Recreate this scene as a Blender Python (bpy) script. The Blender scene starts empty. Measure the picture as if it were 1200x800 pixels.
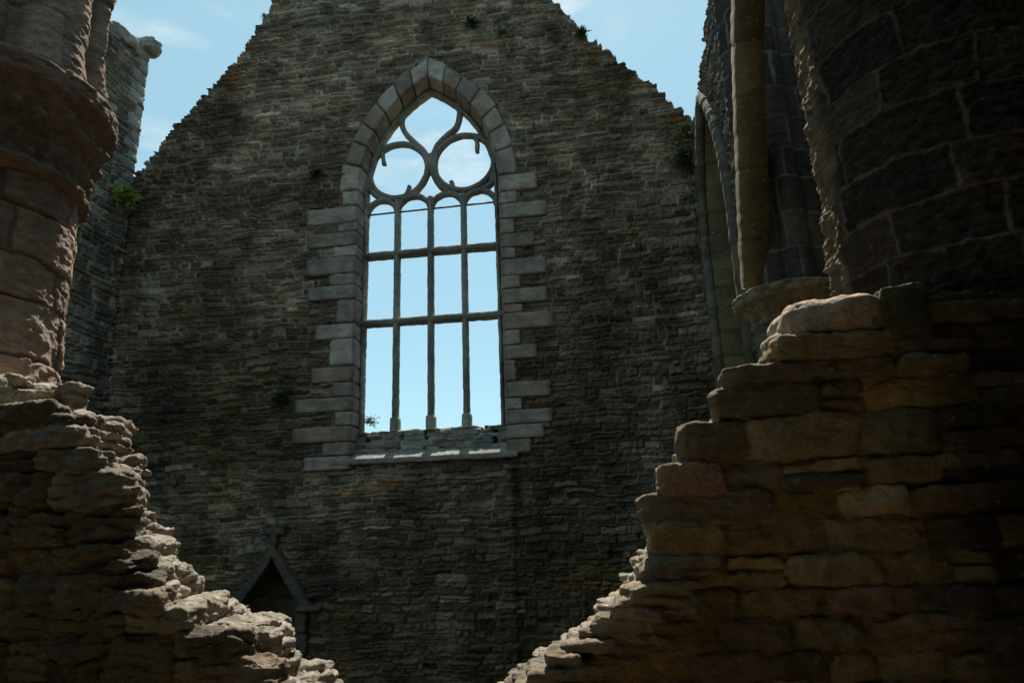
import bpy, bmesh, math, random
import numpy as np
from mathutils import Vector, Matrix, kdtree

SC = bpy.context.scene
COL = SC.collection
rng = np.random.default_rng(7)
random.seed(7)

# ------------------------------------------------------------------ frame
# eye is at height E above the ground; gable wall stands about 14 m away, turned 8 degrees
F = 800.0
E = 4.0
zc = np.array([-100., 2860., -800.]); zc /= np.linalg.norm(zc)
fw = np.array([0., 0., -1.]); yc = fw - zc * fw.dot(zc); yc /= np.linalg.norm(yc)
xc = np.cross(yc, zc)
RW = np.array([xc, yc, zc])
K = .136; D = 14.0
N = np.array([K, 1, 0]) / math.hypot(K, 1)
A = np.array([1, -K, 0]) / math.hypot(K, 1)
O = np.array([0, D, 0.])

def ray(px, py): return RW @ np.array([px - 600., -(py - 400.), -F])
def gab(px, py, b=0.0):
    """photo measurement -> (a, z) on the plane parallel to the gable at distance b in front of it"""
    d = ray(px, py); t = ((O - N * b) @ N) / (d @ N); q = d * t - O
    return q @ A, q[2]
def side(px, py, a0):
    d = ray(px, py); t = (O @ A + a0) / (d @ A); p = d * t
    return -((p - O) @ N), p[2]
def G(a, b, z):
    """gable frame (a right, b towards the nave, z above the eye) -> world; arrays allowed"""
    a = np.asarray(a, float); b = np.asarray(b, float); z = np.asarray(z, float)
    a, b, z = np.broadcast_arrays(a, b, z)
    return np.stack([O[0] + A[0] * a - N[0] * b, O[1] + A[1] * a - N[1] * b, z + E], -1)

# ------------------------------------------------------------------ noise
_P = rng.permutation(256); _P = np.concatenate([_P, _P, _P])
_g = rng.normal(size=(256, 3)); _g /= np.linalg.norm(_g, axis=1)[:, None]; _g = _g.astype(np.float32)
def pn(x, y, z):
    x, y, z = np.broadcast_arrays(*(np.asarray(v, np.float32) for v in (x, y, z)))
    xi = np.floor(x).astype(np.int32); yi = np.floor(y).astype(np.int32); zi = np.floor(z).astype(np.int32)
    xf = x - xi; yf = y - yi; zf = z - zi
    u = xf**3 * (xf * (xf * 6 - 15) + 10); v = yf**3 * (yf * (yf * 6 - 15) + 10); w = zf**3 * (zf * (zf * 6 - 15) + 10)
    xi &= 255; yi &= 255; zi &= 255
    out = 0
    for i in (0, 1):
        wx = u if i else 1 - u; px_ = _P[xi + i]
        for j in (0, 1):
            wy = v if j else 1 - v; py_ = _P[px_ + yi + j]
            for k in (0, 1):
                wz = w if k else 1 - w
                g = _g[_P[py_ + zi + k]]
                out = out + wx * wy * wz * (g[..., 0] * (xf - i) + g[..., 1] * (yf - j) + g[..., 2] * (zf - k))
    return out * 1.6
def fbm(x, y, z, o=4, gain=.5):
    s = 0; a = 1; f = 1
    for i in range(o):
        s = s + a * pn(x * f + 17.3 * i, y * f + 5.1 * i, z * f + 9.7 * i); a *= gain; f *= 2.03
    return s
def sstep(e0, e1, x):
    t = np.clip((x - e0) / (e1 - e0), 0, 1); return t * t * (3 - 2 * t)

# ------------------------------------------------------------------ scene helpers
def tag(o, label=None, cat=None, group=None, kind=None):
    for k, v in (('label', label), ('category', cat), ('group', group), ('kind', kind)):
        if v: o[k] = v
    return o
def empty(name, loc):
    o = bpy.data.objects.new(name, None); COL.objects.link(o); o.location = loc; o.empty_display_size = .3
    return o
def link(name, me, mat=None, parent=None):
    o = bpy.data.objects.new(name, me); COL.objects.link(o)
    if mat: me.materials.append(mat)
    if parent is not None:
        o.parent = parent
        o.matrix_parent_inverse = Matrix.Identity(4)
        q = parent
        off = Vector((0, 0, 0))
        while q is not None:
            off += q.location; q = q.parent
        o.location = -off
    return o
def np_mesh(name, V, Q, C=None, smooth=True, T=None):
    me = bpy.data.meshes.new(name)
    V = np.ascontiguousarray(V, np.float32); Q = np.ascontiguousarray(Q, np.int32)
    me.vertices.add(len(V)); me.vertices.foreach_set('co', V.ravel())
    n = len(Q); me.loops.add(n * 4); me.loops.foreach_set('vertex_index', Q.ravel())
    me.polygons.add(n); me.polygons.foreach_set('loop_start', np.arange(n, dtype=np.int32) * 4)
    me.update(calc_edges=True); me.validate()
    me.polygons.foreach_set('use_smooth', np.full(len(me.polygons), smooth))
    if C is not None and len(me.vertices) == len(V):
        at = me.color_attributes.new('Col', 'FLOAT_COLOR', 'POINT')
        c = np.ones((len(V), 4), np.float32); c[:, :3] = C; at.data.foreach_set('color', c.ravel())
    me.update()
    return me

# ------------------------------------------------------------------ materials
def stone_mat(name, lich=.55, rough=.95, speck=.25, speck_scale=55, bump=.5, bump_scale=30, stain=.35, tint=(1, 1, 1), spec=.2):
    m = bpy.data.materials.new(name); m.use_nodes = True
    nt = m.node_tree; nt.nodes.clear(); L = nt.links
    def nd(t, **k):
        n = nt.nodes.new(t)
        for a, b in k.items(): setattr(n, a, b)
        return n
    out = nd('ShaderNodeOutputMaterial'); bs = nd('ShaderNodeBsdfPrincipled')
    bs.inputs['Roughness'].default_value = rough; bs.inputs['Specular IOR Level'].default_value = spec
    at = nd('ShaderNodeAttribute'); at.attribute_name = 'Col'
    tc = nd('ShaderNodeNewGeometry')
    def noise(scale, det, ro=.6, stretch=None):
        n = nd('ShaderNodeTexNoise'); n.inputs['Scale'].default_value = scale; n.inputs['Detail'].default_value = det; n.inputs['Roughness'].default_value = ro
        src = tc.outputs['Position']
        if stretch:
            mp = nd('ShaderNodeMapping'); mp.inputs['Scale'].default_value = stretch; L.new(src, mp.inputs['Vector']); src = mp.outputs['Vector']
        L.new(src, n.inputs['Vector']); return n
    def ramp(src, lo, hi, c0, c1):
        r = nd('ShaderNodeMapRange'); r.inputs['From Min'].default_value = lo; r.inputs['From Max'].default_value = hi
        r.inputs['To Min'].default_value = c0; r.inputs['To Max'].default_value = c1; L.new(src, r.inputs['Value']); return r.outputs['Result']
    def mul(a, b):
        x = nd('ShaderNodeVectorMath', operation='MULTIPLY'); L.new(a, x.inputs[0]); 
        if hasattr(b, 'links'): L.new(b, x.inputs[1])
        else: x.inputs[1].default_value = b
        return x.outputs['Vector']
    c = mul(at.outputs['Color'], tint)
    n1 = noise(speck_scale, 3, .7); c = mul(c, ramp(n1.outputs['Fac'], .3, .7, 1 - speck, 1 + speck))
    n2 = noise(1.3, 5, .6, (1, 1, .6)); c = mul(c, ramp(n2.outputs['Fac'], .32, .62, 1 - stain, 1 + stain * .4))
    n3 = noise(9, 4, .65, (1, 1, 1.8)); c = mul(c, ramp(n3.outputs['Fac'], .3, .7, .8, 1.2))
    # pale crustose lichen spots
    vo = nd('ShaderNodeTexVoronoi'); vo.inputs['Scale'].default_value = 14; L.new(tc.outputs['Position'], vo.inputs['Vector'])
    n4 = noise(22, 2); mm = nd('ShaderNodeMath', operation='SUBTRACT'); L.new(ramp(n4.outputs['Fac'], .45, .75, 0, .55), mm.inputs[0]); L.new(vo.outputs['Distance'], mm.inputs[1])
    mx = nd('ShaderNodeMix', data_type='RGBA'); L.new(ramp(mm.outputs['Value'], 0, .2, 0, lich), mx.inputs['Factor']); L.new(c, mx.inputs['A']); mx.inputs['B'].default_value = (.34, .34, .29, 1)
    L.new(mx.outputs['Result'], bs.inputs['Base Color'])
    nb = noise(bump_scale, 6, .7, (1, 1, 1.7))
    bp = nd('ShaderNodeBump'); bp.inputs['Strength'].default_value = bump; bp.inputs['Distance'].default_value = .03
    L.new(nb.outputs['Fac'], bp.inputs['Height']); L.new(bp.outputs['Normal'], bs.inputs['Normal'])
    L.new(bs.outputs['BSDF'], out.inputs['Surface'])
    return m

M_rubble = stone_mat('slate_rubble', speck=.3, speck_scale=45, bump=.7, bump_scale=22)
M_dress = stone_mat('dressed_granite', speck=.3, speck_scale=70, bump=.35, bump_scale=40, stain=.3)
M_near = stone_mat('weathered_granite', lich=.16, speck=.42, speck_scale=110, bump=.8, bump_scale=28, stain=.35)
M_break = stone_mat('broken_masonry', lich=.3, speck=.3, speck_scale=90, bump=.9, bump_scale=26, stain=.25)
M_tracery = stone_mat('tracery_stone', speck=.25, speck_scale=60, bump=.4, bump_scale=30, stain=.4)

def plain(name, col, rough=.8, noise_scale=6, var=.3):
    m = bpy.data.materials.new(name); m.use_nodes = True; nt = m.node_tree; bs = nt.nodes['Principled BSDF']
    bs.inputs['Roughness'].default_value = rough; bs.inputs['Specular IOR Level'].default_value = .2
    n = nt.nodes.new('ShaderNodeTexNoise'); n.inputs['Scale'].default_value = noise_scale; n.inputs['Detail'].default_value = 6
    g = nt.nodes.new('ShaderNodeNewGeometry'); nt.links.new(g.outputs['Position'], n.inputs['Vector'])
    r = nt.nodes.new('ShaderNodeValToRGB'); r.color_ramp.elements[0].position = .3; r.color_ramp.elements[1].position = .7
    r.color_ramp.elements[0].color = (*[c * (1 - var) for c in col], 1); r.color_ramp.elements[1].color = (*[min(1, c * (1 + var)) for c in col], 1)
    nt.links.new(n.outputs['Fac'], r.inputs['Fac']); nt.links.new(r.outputs['Color'], bs.inputs['Base Color'])
    return m
M_iron = plain('dark_iron', (.05, .045, .04), .6)
M_grass = plain('turf', (.05, .06, .03), .9, 3)
M_earth = plain('trodden_earth', (.12, .105, .075), .95, 4)

# ------------------------------------------------------------------ masonry layout
class Layout:
    """irregular coursed stones: rows -> cells -> thin splits. query() gives for each (s,t) the stone id and distances to its edges."""
    def __init__(s, S0, S1, T0, T1, rh=(.12, .28), cw=(.3, .8), split=(.25, .45, .3), warp=(.05, .02), vsplit=.4, seed=0):
        r = np.random.default_rng(seed); s.warp = warp; s.seed = seed
        ts = [T0 - .5]
        while ts[-1] < T1 + .5: ts.append(ts[-1] + r.uniform(*rh))
        s.ts = np.array(ts); s.BIG = 1000.
        ed = []; s.S0 = S0
        for i in range(len(ts)):
            x = S0 - 1 - r.uniform(0, cw[1])
            while x < S1 + 1.2: ed.append(i * s.BIG + x); x += r.uniform(*cw)
        s.ed = np.array(ed); n = len(ed)
        s.k = r.choice([1, 2, 3], size=n, p=split)
        s.f = np.sort(r.uniform(.25, .75, (n, 2)), axis=1); s.f[:, 1] = np.maximum(s.f[:, 1], s.f[:, 0] + .2)
        s.v = r.uniform(size=(n, 3)) < vsplit; s.vf = r.uniform(.3, .7, (n, 3))
        s.r = r
    def query(s, S, T):
        w1, w2 = s.warp; sd = s.seed * 3.7
        u = S + w1 * pn(S * 1.1, T * 1.1, sd) + w2 * pn(S * 6, T * 6, sd + 4)
        v = T + w1 * pn(S * .9 + 7, T * 1.3, sd + 9) + w2 * pn(S * 5, T * 9, sd + 13) + w2 * .5 * pn(S * 13, T * 18, sd + 3)
        ri = np.clip(np.searchsorted(s.ts, v) - 1, 0, len(s.ts) - 2)
        ci = np.clip(np.searchsorted(s.ed, ri * s.BIG + u) - 1, 0, len(s.ed) - 2)
        x0 = s.ed[ci] - ri * s.BIG; x1 = s.ed[ci + 1] - ri * s.BIG
        x1 = np.where((x1 - x0 > 3) | (x1 < x0), x0 + .6, x1)
        t0 = s.ts[ri]; t1 = s.ts[ri + 1]; h = t1 - t0; f = (v - t0) / h
        k = s.k[ci]; fa = s.f[ci, 0]; fb = s.f[ci, 1]
        fa = np.where(k == 2, np.clip(fa, .35, .65), fa)
        sub = np.where(k == 1, 0, np.where(f < fa, 0, np.where((k == 2) | (f < fb), 1, 2)))
        z0 = t0 + h * np.where(sub == 0, 0, np.where(sub == 1, fa, fb))
        z1 = t0 + h * np.where(k == 1, 1, np.where(sub == 0, fa, np.where((sub == 1) & (k == 3), fb, 1)))
        vs = s.v[ci, sub] & (x1 - x0 > .25); xm = x0 + (x1 - x0) * s.vf[ci, sub]
        right = vs & (u > xm)
        X0 = np.where(right, xm, x0); X1 = np.where(vs & ~right, xm, x1)
        sid = ci * 6 + sub * 2 + right
        return dict(id=sid, dx=np.minimum(u - X0, X1 - u), dz=np.minimum(v - z0, z1 - v), cs=(X0 + X1) / 2, ct=(z0 + z1) / 2, u=u, v=v, w=X1 - X0, h=z1 - z0)
def hsh(i, k):
    x = np.sin(np.asarray(i, np.float64) * 12.9898 + k * 78.233) * 43758.5453
    return (x - np.floor(x)).astype(np.float32)

def palette(sid, cols, wts, k=1, var=.56):
    cols = np.array(cols, np.float32); cw = np.cumsum(np.array(wts, float) / sum(wts))
    i = np.clip(np.searchsorted(cw, hsh(sid, k)), 0, len(cols) - 1)
    c = cols[i] * (1 - var / 2 + var * hsh(sid, k + 3))[..., None]
    return c

def hfield(name, S, T, res, lay, mapf, maskf, mat, parent, cols, wts, mortar=(.2, .19, .165), depth=.05, rad=.03, off=.02, tilt=.25,
           rough=.010, low=.03, thick=.8, stains=None, mortar_proud=0.0, stone_level=True, hmod=None, back=True, missing=.0, T3=None, var=.56):
    s = np.arange(S[0], S[1] + res, res); t = np.arange(T[0], T[1] + res, res)
    SS, TT = np.meshgrid(s, t)
    q = lay.query(SS, TT); sid = q['id']
    dj = .006 * pn(SS * 14, TT * 20, 1.5 + lay.seed)
    r_ = np.minimum(rad, q['h'] * .35)
    ex = sstep(.0, 1., (q['dx'] + dj - .004) / (r_ * 1.3)); ez = sstep(.0, 1., (q['dz'] + dj - .003) / r_)
    p = ex * ez
    h = p * (depth + off * (hsh(sid, 5) * 2 - 1) * 1.0)
    h = h + p * tilt * (hsh(sid, 6) - .72) * (q['v'] - q['ct']) + p * .12 * (hsh(sid, 7) - .5) * np.clip(q['u'] - q['cs'], -.3, .3)
    if missing > 0: h = np.where(hsh(sid, 9) < missing, h - depth * 1.8 * p, h)
    if mortar_proud: h = h + (1 - p) * (depth + mortar_proud)
    n_f = fbm(SS * 9, TT * 17, 3.3 + lay.seed, 4, .6)
    h = h + rough * n_f * (1 + .8 * p) + low * fbm(SS * .7, TT * .7, lay.seed + .5, 3) - depth
    if hmod is not None: h = h + hmod(SS, TT)
    c = palette(sid, cols, wts, var=var)
    c = c * (1 + .18 * n_f)[..., None]
    mc = np.array(mortar, np.float32) * (1 + .3 * pn(SS * 3, TT * 3, 8.8))[..., None]
    mm = (1 - sstep(.25, .8, p))[..., None]
    c = c * (1 - mm) + mc * mm
    if stains is not None: c = stains(SS, TT, c, q)
    c = np.clip(c, .004, .9)
    V = mapf(SS, TT, h).reshape(-1, 3); C = c.reshape(-1, 3)
    nx = len(s); nt_ = len(t)
    sc_, tc_ = (SS[:-1, :-1] + res / 2), (TT[:-1, :-1] + res / 2)
    q2s = q['cs'][:-1, :-1]; q2t = q['ct'][:-1, :-1]
    mk = maskf(sc_, tc_, q2s, q2t)
    jj, ii = np.nonzero(mk)
    base = jj * nx + ii
    Q = np.stack([base, base + 1, base + nx + 1, base + nx], 1)
    # skirts
    quads = [Q]
    pad = np.pad(mk, 1)
    VB = mapf(SS, TT, np.full_like(SS, -thick)).reshape(-1, 3)
    sk = []
    for dj_, di_, e in ((0, -1, (nx, 0)), (0, 1, (1, nx + 1)), (-1, 0, (0, 1)), (1, 0, (nx + 1, nx))):
        nb = pad[1 + dj_:1 + dj_ + mk.shape[0], 1 + di_:1 + di_ + mk.shape[1]]
        j2, i2 = np.nonzero(mk & ~nb); b2 = j2 * nx + i2
        sk.append(np.stack([b2 + e[0], b2 + e[1]], 1))
    sk = np.concatenate(sk)
    nV = len(V)
    # skirt rings in steps so that the broken ends get some relief
    levels = [0, .08, .2, .4, .7, 1.0]
    Vall = [V]; Call = [C]
    uq, inv = np.unique(sk, return_inverse=True); inv = inv.reshape(sk.shape)
    st = nV; prev = None
    for li, lv in enumerate(levels):
        P = V[uq] * (1 - lv) + VB[uq] * lv
        if li:
            P = P + np.stack([.02 * pn(P[:, 0] * 8, P[:, 1] * 8, P[:, 2] * 12), .02 * pn(P[:, 0] * 8, P[:, 1] * 8, P[:, 2] * 12 + 50), .02 * pn(P[:, 0] * 6, P[:, 1] * 6 + 9, P[:, 2] * 9)], 1)
        Vall.append(P); Call.append(C[uq] * (1 + .2 * (hsh(np.arange(len(uq)), li) - .5))[:, None])
        if prev is not None: quads.append(np.stack([prev + inv[:, 1], prev + inv[:, 0], st + inv[:, 0], st + inv[:, 1]], 1))
        prev = st; st += len(uq)
    if back:
        k = max(1, int(.12 / res)); mm2 = mk[::k, ::k]; jb, ib = np.nonzero(mm2)
        gj = np.arange(0, nt_, k); gi = np.arange(0, nx, k)
        gj = np.append(gj, nt_ - 1) if gj[-1] != nt_ - 1 else gj; gi = np.append(gi, nx - 1) if gi[-1] != nx - 1 else gi
        VBs = VB.reshape(nt_, nx, 3)[np.ix_(gj, gi)].reshape(-1, 3); Cs = C.reshape(nt_, nx, 3)[np.ix_(gj, gi)].reshape(-1, 3)
        ok = (jb < len(gj) - 1) & (ib < len(gi) - 1); jb = jb[ok]; ib = ib[ok]; g = len(gi); b3 = jb * g + ib
        quads.append(np.stack([b3 + g, b3 + g + 1, b3 + 1, b3], 1) + st); Vall.append(VBs); Call.append(Cs)
    V = np.concatenate(Vall); C = np.concatenate(Call); Q = np.concatenate(quads)
    used = np.zeros(len(V), bool); used[Q.ravel()] = True; rm = np.cumsum(used) - 1
    V = V[used]; C = C[used]; Q = rm[Q]
    if parent is None:
        org = V.mean(0); org[2] = V[:, 2].min()
        me = np_mesh(name, V - org, Q, C); o = link(name, me, mat); o.location = org
        return o
    return link(name, np_mesh(name, V, Q, C), mat, parent)

# ------------------------------------------------------------------ free-form lumps: voxel union + noise
def _cube_sphere(n):
    pts = []; quads = []; key = {}
    def vid(p):
        k = tuple(p)
        if k not in key: key[k] = len(pts); pts.append(p)
        return key[k]
    for ax in range(3):
        for sg in (0, n):
            for i in range(n):
                for j in range(n):
                    c = []
                    for (u, v) in ((i, j), (i + 1, j), (i + 1, j + 1), (i, j + 1)):
                        p = [0, 0, 0]; p[ax] = sg; p[(ax + 1) % 3] = u; p[(ax + 2) % 3] = v; c.append(vid(tuple(p)))
                    quads.append(c if sg else c[::-1])
    P = np.array(pts, float) / n * 2 - 1
    return P, np.array(quads)
CSP, CSQ = _cube_sphere(5)
def lump(c, half, rnd=.35, rot=0.0, jit=.0, seed=0, tiltx=0.0):
    """rounded block: centre c, half sizes, in (a, b, z)"""
    P = CSP.copy(); half = np.array(half, float)
    p = 2 + 6 * (1 - rnd)
    nrm = (np.abs(P)**p).sum(1)**(1 / p); P = P / nrm[:, None]
    P = P * half
    if jit:
        P = P * (1 + jit * np.stack([pn(CSP[:, 0] * .9 + seed * 1.7, CSP[:, 1] * .9, CSP[:, 2] * .9 + k * 31) for k in range(3)], 1))
    c_, s_ = math.cos(rot), math.sin(rot); P = np.stack([P[:, 0] * c_ - P[:, 1] * s_, P[:, 0] * s_ + P[:, 1] * c_, P[:, 2]], 1)
    P[:, 2] += tiltx * P[:, 0]
    return P + np.array(c), CSQ
def hexa(p8):
    """8 points: 0-3 front loop, 4-7 back loop"""
    q = np.array([[0, 1, 2, 3], [7, 6, 5, 4], [0, 4, 5, 1], [1, 5, 6, 2], [2, 6, 7, 3], [3, 7, 4, 0]])
    return np.array(p8, float), q
def fuse(name, shapes, voxel, mat, parent, cols, lam=0.0, smooth_it=2, mortar=None, disp=((.02, 5, 9), (.008, 17, 25), (.003, 50, 60)), stretch=(1, 1, 1), cseed=3, seam=0.0, colfn=None, to_world=True, kscale=(.6, 1, 1), reproj=True):
    """shapes: list of (V, Q, colour or None) in (a,b,z). union by voxel remesh, then noise relief; colour of each vertex from the nearest shape."""
    Vs = []; Qs = []; n = 0
    for V, Q, *_ in shapes: Vs.append(V); Qs.append(Q + n); n += len(V)
    me = np_mesh('tmp', np.concatenate(Vs), np.concatenate(Qs))
    o = bpy.data.objects.new('tmp', me); COL.objects.link(o)
    bm = bmesh.new(); bm.from_mesh(me); bmesh.ops.recalc_face_normals(bm, faces=bm.faces); bm.to_mesh(me); bm.free()
    md = o.modifiers.new('r', 'REMESH'); md.mode = 'VOXEL'; md.voxel_size = voxel; md.adaptivity = 0
    dg = bpy.context.evaluated_depsgraph_get(); ev = o.evaluated_get(dg); m2 = ev.to_mesh()
    nv = len(m2.vertices); V = np.empty(nv * 3, np.float32); m2.vertices.foreach_get('co', V); V = V.reshape(-1, 3)
    nl = len(m2.loops); li = np.empty(nl, np.int32); m2.loops.foreach_get('vertex_index', li)
    Q = li.reshape(-1, 4) if nl == len(m2.polygons) * 4 else None
    ev.to_mesh_clear(); bpy.data.objects.remove(o)
    assert Q is not None
    # smoothed normals
    def normals(V):
        fn = np.cross(V[Q[:, 2]] - V[Q[:, 0]], V[Q[:, 3]] - V[Q[:, 1]]); vn = np.zeros_like(V)
        for k in range(4): np.add.at(vn, Q[:, k], fn)
        return vn / (np.linalg.norm(vn, axis=1)[:, None] + 1e-9)
    # light laplacian smoothing of the voxel steps
    E_ = np.concatenate([Q[:, [0, 1]], Q[:, [1, 2]], Q[:, [2, 3]], Q[:, [3, 0]]])
    for _ in range(smooth_it):
        acc = np.zeros_like(V); cnt = np.zeros(len(V), np.float32)
        np.add.at(acc, E_[:, 0], V[E_[:, 1]]); np.add.at(acc, E_[:, 1], V[E_[:, 0]]); np.add.at(cnt, E_[:, 0], 1); np.add.at(cnt, E_[:, 1], 1)
        V = V * .5 + .5 * acc / cnt[:, None]
    nr = normals(V); x, y, z = V[:, 0] * stretch[0], V[:, 1] * stretch[1], V[:, 2] * stretch[2]
    d = 0
    for amp, fh, fv in disp:
        nz = pn(x * fh, y * fh, z * fv)
        d = d + amp * (nz + .35 * (1 - 2 * np.abs(pn(x * fh * .7 + 3, y * fh * .7, z * fv * .7 + 8))))
    if lam:
        ph = z * 15 + 1.6 * pn(x * 1.3, y * 1.3, z * 2) + .5 * pn(x * 5, y * 5, z * 4); saw = ph - np.floor(ph)
        am = .5 + .9 * np.clip(pn(x * 2.2, y * 2.2, z * 3 + 7) + .3, 0, 1)
        d = d + lam * am * (saw**1.5 * 1.6 - .8)
        ph = z * 41 + 1.6 * pn(x * 3, y * 3, z * 4 + 3); saw = ph - np.floor(ph); d = d + lam * .4 * (saw - .5)
        # pits and cracks
        d = d - lam * 1.6 * sstep(.82, .98, 1 - np.abs(pn(x * 3.3, y * 3.3, z * 5))) * sstep(-.2, .4, pn(x * 1.5, y * 1.5, z * 2 + 4))
    # colour + seams by nearest blocks
    cen = [s_[0].mean(0) for s_ in shapes if s_[2] is not None]; cc = [s_[2] for s_ in shapes if s_[2] is not None]
    hv = np.array([(s_[0].max(0) - s_[0].min(0)) / 2 for s_ in shapes if s_[2] is not None]) + 1e-3
    kd = kdtree.KDTree(len(cen)); ks = np.array(kscale); cen = np.array(cen)
    for i, c in enumerate(cen): kd.insert(Vector(c * ks), i)
    kd.balance(); kn = min(7, len(cen))
    Vk = (V + .012 * np.stack([pn(x * 6, y * 6, z * 6), pn(x * 6 + 9, y * 6, z * 6), pn(x * 6, y * 6 + 9, z * 6)], 1))
    cand = np.array([[t_[1] for t_ in kd.find_n(v, kn)] for v in (Vk * ks).tolist()], np.int32)
    bd = np.abs(Vk[:, None, :] - cen[cand]) / hv[cand]
    dist = ((np.abs(Vk[:, None, :] - cen[cand]) - hv[cand]).clip(0)**2).sum(-1)**.5 + .01 * bd.max(-1)
    bi = dist.argmin(1); ar = np.arange(len(V)); idx = cand[ar, bi]
    C = np.array(cc, np.float32)[idx] * (1 + .2 * pn(x * 9, y * 9, z * 14) + .12 * pn(x * 30, y * 30, z * 40))[:, None]
    if mortar is not None:
        ha = (hv[idx, [0]] if False else hv[idx]) - np.abs(Vk - cen[idx])
        inpl = np.minimum(ha[:, 0], ha[:, 2]) + .008 * pn(x * 11, y * 11, z * 11)
        k_ = (sstep(.016, .002, inpl) * sstep(-.2, .2, pn(x * 2, y * 2, z * 2 + 5) + .15))[:, None]
        C = C * (1 - k_) + np.array(mortar) * (1 + .3 * pn(x * 12, y * 12, z * 12))[:, None] * k_
        d = d - .006 * sstep(.016, .004, inpl)
    V = V + nr * d[:, None]
    if colfn is not None: C = colfn(V, C, nr)
    W = G(V[:, 0], V[:, 1], V[:, 2]) if to_world else V
    C = np.clip(C, .004, .9)
    if parent is None:
        org = W.mean(0); org[2] = W[:, 2].min()
        ob = link(name, np_mesh(name, W - org, Q, C), mat); ob.location = org; return ob
    return link(name, np_mesh(name, W, Q, C), mat, parent)

def sweep(paths, prof, mat, name, parent, col, closed=False, noise=.006, frame='gab', b0=0.0, seg=.06, blk=.0):
    """sweep an in-plane profile [(u across, w depth)] along (a,z) paths lying in a plane parallel to the gable (b0) or, frame='side', (b,z) paths on a plane a=b0"""
    Vs = []; Qs = []; n = 0; CB_l = []
    for path in paths:
        P = np.array(path, float)
        dd = np.r_[0, np.cumsum(np.linalg.norm(np.diff(P, axis=0), axis=1))]
        m = max(2, int(dd[-1] / seg) + 1); tt = np.linspace(0, dd[-1], m)
        P = np.stack([np.interp(tt, dd, P[:, 0]), np.interp(tt, dd, P[:, 1])], 1)
        tg = np.gradient(P, axis=0); tg /= np.linalg.norm(tg, axis=1)[:, None] + 1e-9
        nn = np.stack([tg[:, 1], -tg[:, 0]], 1)
        k = len(prof); pr = np.array(prof)
        ring = P[:, None, :] + nn[:, None, :] * pr[None, :, 0:1]
        w = np.broadcast_to(pr[None, :, 1], ring.shape[:2])
        X = np.concatenate([ring, w[..., None]], -1)          # (m,k,3): in-plane 2 + depth
        X = X + noise * np.stack([pn(X[..., 0] * 7, X[..., 1] * 7, X[..., 2] * 7 + i * 9) for i in range(3)], -1)
        if blk:
            rb = np.random.default_rng(len(P)); ph = tt / blk + .18 * np.sin(tt * 2.1); bid = np.floor(ph).astype(int); fr_ = ph - bid; dj_ = np.minimum(fr_, 1 - fr_) * blk
            tn_ = (.72 + .5 * rb.random(bid.max() + 2))[bid]; jn = sstep(.03, .0, dj_)
            cen_ = X.mean(1, keepdims=True); sc__ = 1 + (.012 * (rb.random(bid.max() + 2) - .5))[bid] - .04 * jn
            X = cen_ + (X - cen_) * sc__[:, None, None]
            CB_l.append(np.repeat(tn_ * (1 - .35 * jn), k))
        else: CB_l.append(np.ones(m * k))
        X = X.reshape(-1, 3)
        i = np.arange(m - 1)[:, None] * k; j = np.arange(k)[None]; j2 = (j + 1) % k
        Q = np.stack([i + j, i + j2, i + k + j2, i + k + j], -1).reshape(-1, 4) + n
        caps = []
        for s0 in (0, (m - 1) * k):
            for q in range(1, k - 2, 2): caps.append([s0, s0 + q, s0 + q + 1, s0 + q + 2])
        Vs.append(X); Qs.append(Q); Qs.append(np.array(caps) + n); n += len(X)
    X = np.concatenate(Vs); Q = np.concatenate(Qs)
    W = G(X[:, 0], b0 + X[:, 2], X[:, 1]) if frame == 'gab' else G(b0 - X[:, 2], X[:, 0], X[:, 1])
    C = np.array(col)[None] * (1 + .35 * pn(X[:, 0] * 3, X[:, 1] * 3, X[:, 2] * 3 + 3))[:, None] * np.concatenate(CB_l)[:, None]
    return link(name, np_mesh(name, W, Q, C), mat, parent)
def octo(w, d, c=.3):
    a, b = w / 2, d / 2
    return [(-a, -b * (1 - c * 1.4)), (-a, b * (1 - c * 1.4)), (-a * (1 - c * 1.4), b), (a * (1 - c * 1.4), b), (a, b * (1 - c * 1.4)), (a, -b * (1 - c * 1.4)), (a * (1 - c * 1.4), -b), (-a * (1 - c * 1.4), -b)]

BSP, BSQ = _cube_sphere(9)
def block_set(name, blks, mat, parent, noise=.016, p=22):
    """blks: (f, colour) with f(u,v,w in 0..1 arrays) -> (a,b,z) points"""
    Vs = []; Qs = []; Cs = []; n = 0
    P = BSP / (np.abs(BSP)**p).sum(1)[:, None]**(1 / p)
    U = P * .5 + .5
    for i, (f, c) in enumerate(blks):
        V = f(U[:, 0], U[:, 1], U[:, 2])
        cen = V.mean(0); nr = V - cen; nr /= np.linalg.norm(nr, axis=1)[:, None] + 1e-9
        x, y, z = V[:, 0], V[:, 1], V[:, 2]
        d = noise * (fbm(x * 5, y * 5 + i, z * 6, 3) + .6 * pn(x * 22, y * 22, z * 26) - .2)
        V = V + nr * d[:, None]
        edge_ = (np.abs(P) > .93).sum(1) >= 2
        C = np.array(c)[None] * (1 + .35 * pn(x * 3.1 + i, y * 4, z * 4.3) + .2 * pn(x * 11, y * 11, z * 13 + i))[:, None] * np.where(edge_, .8, 1.)[:, None]
        Vs.append(V); Qs.append(BSQ + n); Cs.append(C); n += len(V)
    V = np.concatenate(Vs); C = np.clip(np.concatenate(Cs), .004, .9)
    me = np_mesh(name, G(V[:, 0], V[:, 1], V[:, 2]), np.concatenate(Qs), C)
    bm = bmesh.new(); bm.from_mesh(me); bmesh.ops.recalc_face_normals(bm, faces=bm.faces); bm.to_mesh(me); bm.free()
    return link(name, me, mat, parent)
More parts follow.
